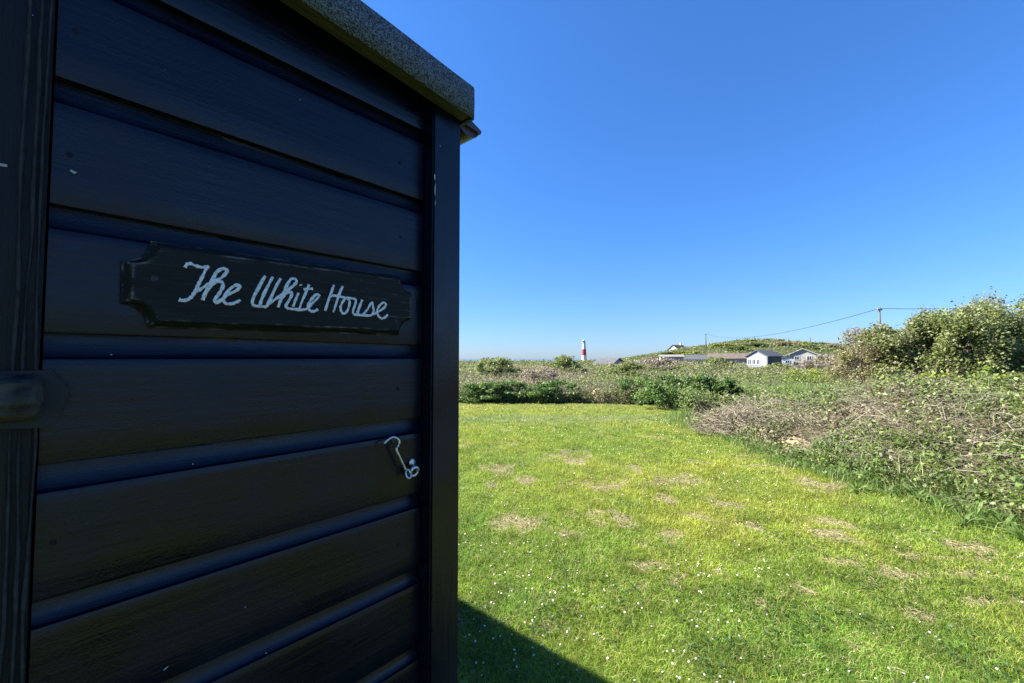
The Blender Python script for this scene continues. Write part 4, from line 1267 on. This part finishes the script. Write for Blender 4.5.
# ------------------------------------------------------------------ distant buildings
def cabin(name, label, cat, px, Y_, ridge_py, w, d, wall_h, roof_h, rzd, m_front, m_side, m_roof, windows=(), door=None, eave=.2, chimney=False, group=None, overz=None):
    x_ = (px - 512) / F * Y_
    zr = EYE + (HOR - ridge_py) / F * Y_
    zb = zr - wall_h - roof_h
    zt = float(terrain(x_, Y_))
    root = empty(name, (x_, Y_, min(zb, zt)), label, cat, group, math.radians(rzd))
    e = max(0.0, zb - zt)                       # plinth down to the ground
    z0 = 0.0; wt = wall_h + e; rt = wt + roof_h
    bm = bmesh.new()
    pts = [(-w / 2, 0), (w / 2, 0), (w / 2, wt), (0, rt - .02), (-w / 2, wt)]
    f = [bm.verts.new((a, -d / 2, b_)) for a, b_ in pts]; bk = [bm.verts.new((a, d / 2, b_)) for a, b_ in pts]
    bm.faces.new(f); bm.faces.new(list(reversed(bk)))
    for k in range(5):
        fc = bm.faces.new((f[k], f[(k + 1) % 5], bk[(k + 1) % 5], bk[k]))
        if k in (1, 4): fc.material_index = 1
    link('wall', bm_mesh('wall', bm), [m_front, m_side], root)
    bm = bmesh.new(); th = .12
    for s in (-1, 1):
        ex = s * (w / 2 + eave); ez = wt - roof_h * eave / (w / 2)
        quad = [(0, rt), (ex, ez), (ex, ez + th), (0, rt + th)]
        A_ = [bm.verts.new((a, -d / 2 - eave, b_)) for a, b_ in quad]; B_ = [bm.verts.new((a, d / 2 + eave, b_)) for a, b_ in quad]
        bm.faces.new(A_); bm.faces.new(list(reversed(B_)))
        for k in range(4):
            if k == 3: continue
            bm.faces.new((A_[k], A_[(k + 1) % 4], B_[(k + 1) % 4], B_[k]))
    rf = link('roof', bm_mesh('roof', bm), m_roof, root)
    if chimney:
        bm = bmesh.new(); add_box(bm, (0, d * .25, rt + .5), (.6, .6, 1.4)); link('chimney', bm_mesh('chimney', bm), M_conc, rf)
    for (wx, wz, ww, wh) in windows:
        bm = bmesh.new()
        for (cx, cz, sx_, sz_) in ((wx, wz - wh / 2, ww + .1, .08), (wx, wz + wh / 2, ww + .1, .08), (wx - ww / 2, wz, .08, wh), (wx + ww / 2, wz, .08, wh), (wx, wz, .05, wh)):
            add_box(bm, (cx, -d / 2 - .03, cz + e), (sx_, .06, sz_))
        wo = link('window', bm_mesh('window', bm), M_white, root)
        bm = bmesh.new(); add_box(bm, (wx, -d / 2 - .012, wz + e), (ww - .06, .02, wh - .06)); link('pane', bm_mesh('pane', bm), M_dkglass, wo)
    if door:
        bm = bmesh.new(); add_box(bm, (door, -d / 2 - .025, 1.0 + e), (.85, .05, 1.95), None, .01); link('door', bm_mesh('door', bm), M_dirtyw, root)
    return root

GH = 'huts and houses beyond the scrub'
M_greyw = simple('pale_blue_grey_paint', (.21, .23, .265), .7, .06, 2)
cabin('wooden_hut', 'white fronted wooden hut with dark side and grey gable roof', 'hut', 764, 62, 350.8, 2.9, 3.9, 2.1, .8, -58 , M_greyw, M_shadeside, M_slate, ((-1.02, 1.3, .5, .8), (-.42, 1.3, .5, .8), (.18, 1.3, .5, .8)), .92, .2, False, GH)
cabin('wooden_hut', 'low hut with brown roof left of the white fronted hut', 'hut', 731, 70, 354, 4.6, 6.5, 1.7, .75, 62, M_dirtyw, M_dirtyw, M_brownroof, ((-1, 1.0, .8, .6),), None, .25, False, GH)
cabin('wooden_hut', 'dark grey roofed hut half sunk in bushes below the hill', 'hut', 703, 76, 355.3, 4.0, 5.0, 1.6, .7, 55, M_conc, M_conc, M_slate, ((-1, 1.0, .8, .6),), None, .25, False, GH)
cabin('wooden_hut', 'long low hut with pale flat roof left of the dark roofed hut', 'hut', 671, 84, 355.2, 3.0, 4.2, 1.7, .35, 75, M_conc, M_greyw, M_greywood, ((-.8, 1.0, .8, .6),), None, .25, False, GH)
cabin('wooden_hut', 'cream gabled hut behind and right of the white fronted hut', 'hut', 803, 76, 349.2, 3.8, 4.2, 1.7, .9, -35, M_dirtyw, M_conc, M_dirtyw, ((-.9, 1.0, .7, .7), (.9, 1.0, .7, .7)), None, .3, False, GH)
cabin('wooden_hut', 'small white hut squeezed behind the dark side of the white fronted hut', 'hut', 786, 74, 356.0, 1.7, 2.4, 1.6, .4, -25, M_white, M_greyw, M_slate, ((0, 1.0, .6, .5),), None, .15, False, GH)
cabin('wooden_hut', 'grey roofed hut peeping from scrub right of the lighthouse', 'hut', 609, 55, 358.6, 2.6, 3.4, 1.8, .85, 32, M_greyw, M_greyw, M_slate, ((0, 1.0, .8, .7),), None, .18, False, GH)
cabin('house', 'white gabled house with brown roof at the left foot of the hill', 'house', 678, 190, 345.2, 6.5, 8, 3.2, 2.7, -52, M_white, M_white, M_brownroof, ((-2, 2, 1.2, 1.3), (2, 2, 1.2, 1.3)), 0.0, .35, True, GH)
cabin('house', 'small white house on the crest of the hill at its right', 'house', 796, 215, 341.6, 7, 9, 2.6, 1.6, 30, M_white, M_dirtyw, M_slate, ((-2, 1.5, 1.2, 1.0),), None, .3, False, GH)
cabin('house', 'dark roofed house low on the right shoulder of the hill', 'house', 826, 180, 345.5, 7, 8, 2.4, 1.6, 40, M_conc, M_conc, M_slate, ((-2, 1.5, 1.2, 1.0),), None, .3, True, GH)

# lighthouse
LY = 750.0; LX = (584 - 512) / F * LY
lz = EYE - (362.5 - HOR) / F * LY
lh = empty('lighthouse', (LX, LY, lz), 'distant white lighthouse with one broad red band', 'lighthouse')
px2m = LY / F
def lz_(py): return (362.5 - py) * px2m
def rad(z): return 5.0 - 2.2 * z / lz_(343)
for nm, a, b_, m in (('lower_tower', -3, lz_(355.2), M_white), ('red_band', lz_(355.2), lz_(349.2), M_red), ('upper_tower', lz_(349.2), lz_(343), M_white)):
    bm = bmesh.new(); add_lathe(bm, [(rad(a) , a), (rad((a + b_) / 2), (a + b_) / 2), (rad(b_), b_)], 32)
    link(nm, bm_mesh(nm, bm, False), m, lh)
zt = lz_(343)
bm = bmesh.new(); add_lathe(bm, [(3.0, zt), (3.8, zt + .4), (3.8, zt + 1.3), (3.5, zt + 1.3), (3.5, zt + .6), (2.2, zt + .6)], 32); link('gallery', bm_mesh('gallery', bm), M_white, lh)
bm = bmesh.new(); add_lathe(bm, [(1.9, zt + .6), (1.9, zt + 4.0)], 16); link('lantern', bm_mesh('lantern', bm), M_dkglass, lh)
bm = bmesh.new(); add_lathe(bm, [(2.2, zt + 4.0), (1.6, zt + 5.2), (.3, zt + 6.0), (.12, zt + 7.2)], 16); link('dome', bm_mesh('dome', bm), M_white, lh)
cabin('house', 'low white building at the right foot of the lighthouse', 'house', 588.5, 735, 359.7, 8, 7, 3.2, 1.6, 30, M_white, M_white, M_white, (), None, .2, False, GH)

# ------------------------------------------------------------------ poles and the overhead line
def pole(label, px, Y_, top_py, r=.11, arm=True, name='utility_pole', cat='utility pole', group='poles of the overhead line'):
    x_ = (px - 512) / F * Y_; zt = EYE + (HOR - top_py) / F * Y_
    z0 = float(terrain(x_, Y_))
    root = empty(name, (x_, Y_, z0), label, cat, group)
    bm = bmesh.new(); add_lathe(bm, [(r * 1.25, -.3), (r, (zt - z0) * .5), (r * .8, zt - z0)], 12); link('post', bm_mesh('post', bm, True), M_pole, root)
    if arm:
        bm = bmesh.new(); add_box(bm, (0, 0, zt - z0 - .25), (.5, .09, .09), None, .01); link('cross_arm', bm_mesh('cross_arm', bm), M_pole, root)
        for s in (-.18, .18):
            bm = bmesh.new(); add_lathe(bm, [(.05, 0), (.06, .05), (.035, .09), (.045, .13), (0.01, .15)], 12, (s, 0, zt - z0 - .205)); link('insulator', bm_mesh('insulator', bm, True), M_conc, root)
    return Vector((x_, Y_, zt - .1))
tA = pole('wooden utility pole rising behind the left end of the tall hedge', 881, 42, 307.3, .085)
tB = pole('slender utility pole on the left slope of the hill', 706, 140, 333.5, .14)
tC = pole('utility pole hidden behind the hedge near the right picture edge', 1090, 34, 299.5)
def wire(label, a, b_, sag):
    pts = [a.lerp(b_, t) - Vector((0, 0, 4 * sag * t * (1 - t))) for t in np.linspace(0, 1, 60)]
    bm = bmesh.new(); add_tube(bm, pts, .028, 6)
    return tag(link('power_line', bm_mesh('power_line', bm, True), M_wire), label, 'cable', 'overhead cables')
wire('sagging black overhead cable between the hill pole and the hedge pole', tB, tA, 2.05)
wire('overhead cable from the hedge pole running right above the hedge', tA, tC, .25)
for (px, Y_, top, lab) in ((754.5, 165, 336.3, 'short dark post on the crest of the hill'), (789, 175, 337.5, 'thin post on the hill left of the crest house'), (810.5, 170, 337.5, 'thin post on the hill right of the crest house'), (822.5, 168, 340.5, 'small post on the right shoulder of the hill')):
    pole(lab, px, Y_, top, .16, False, 'wooden_post', 'post', 'posts along the hill crest')
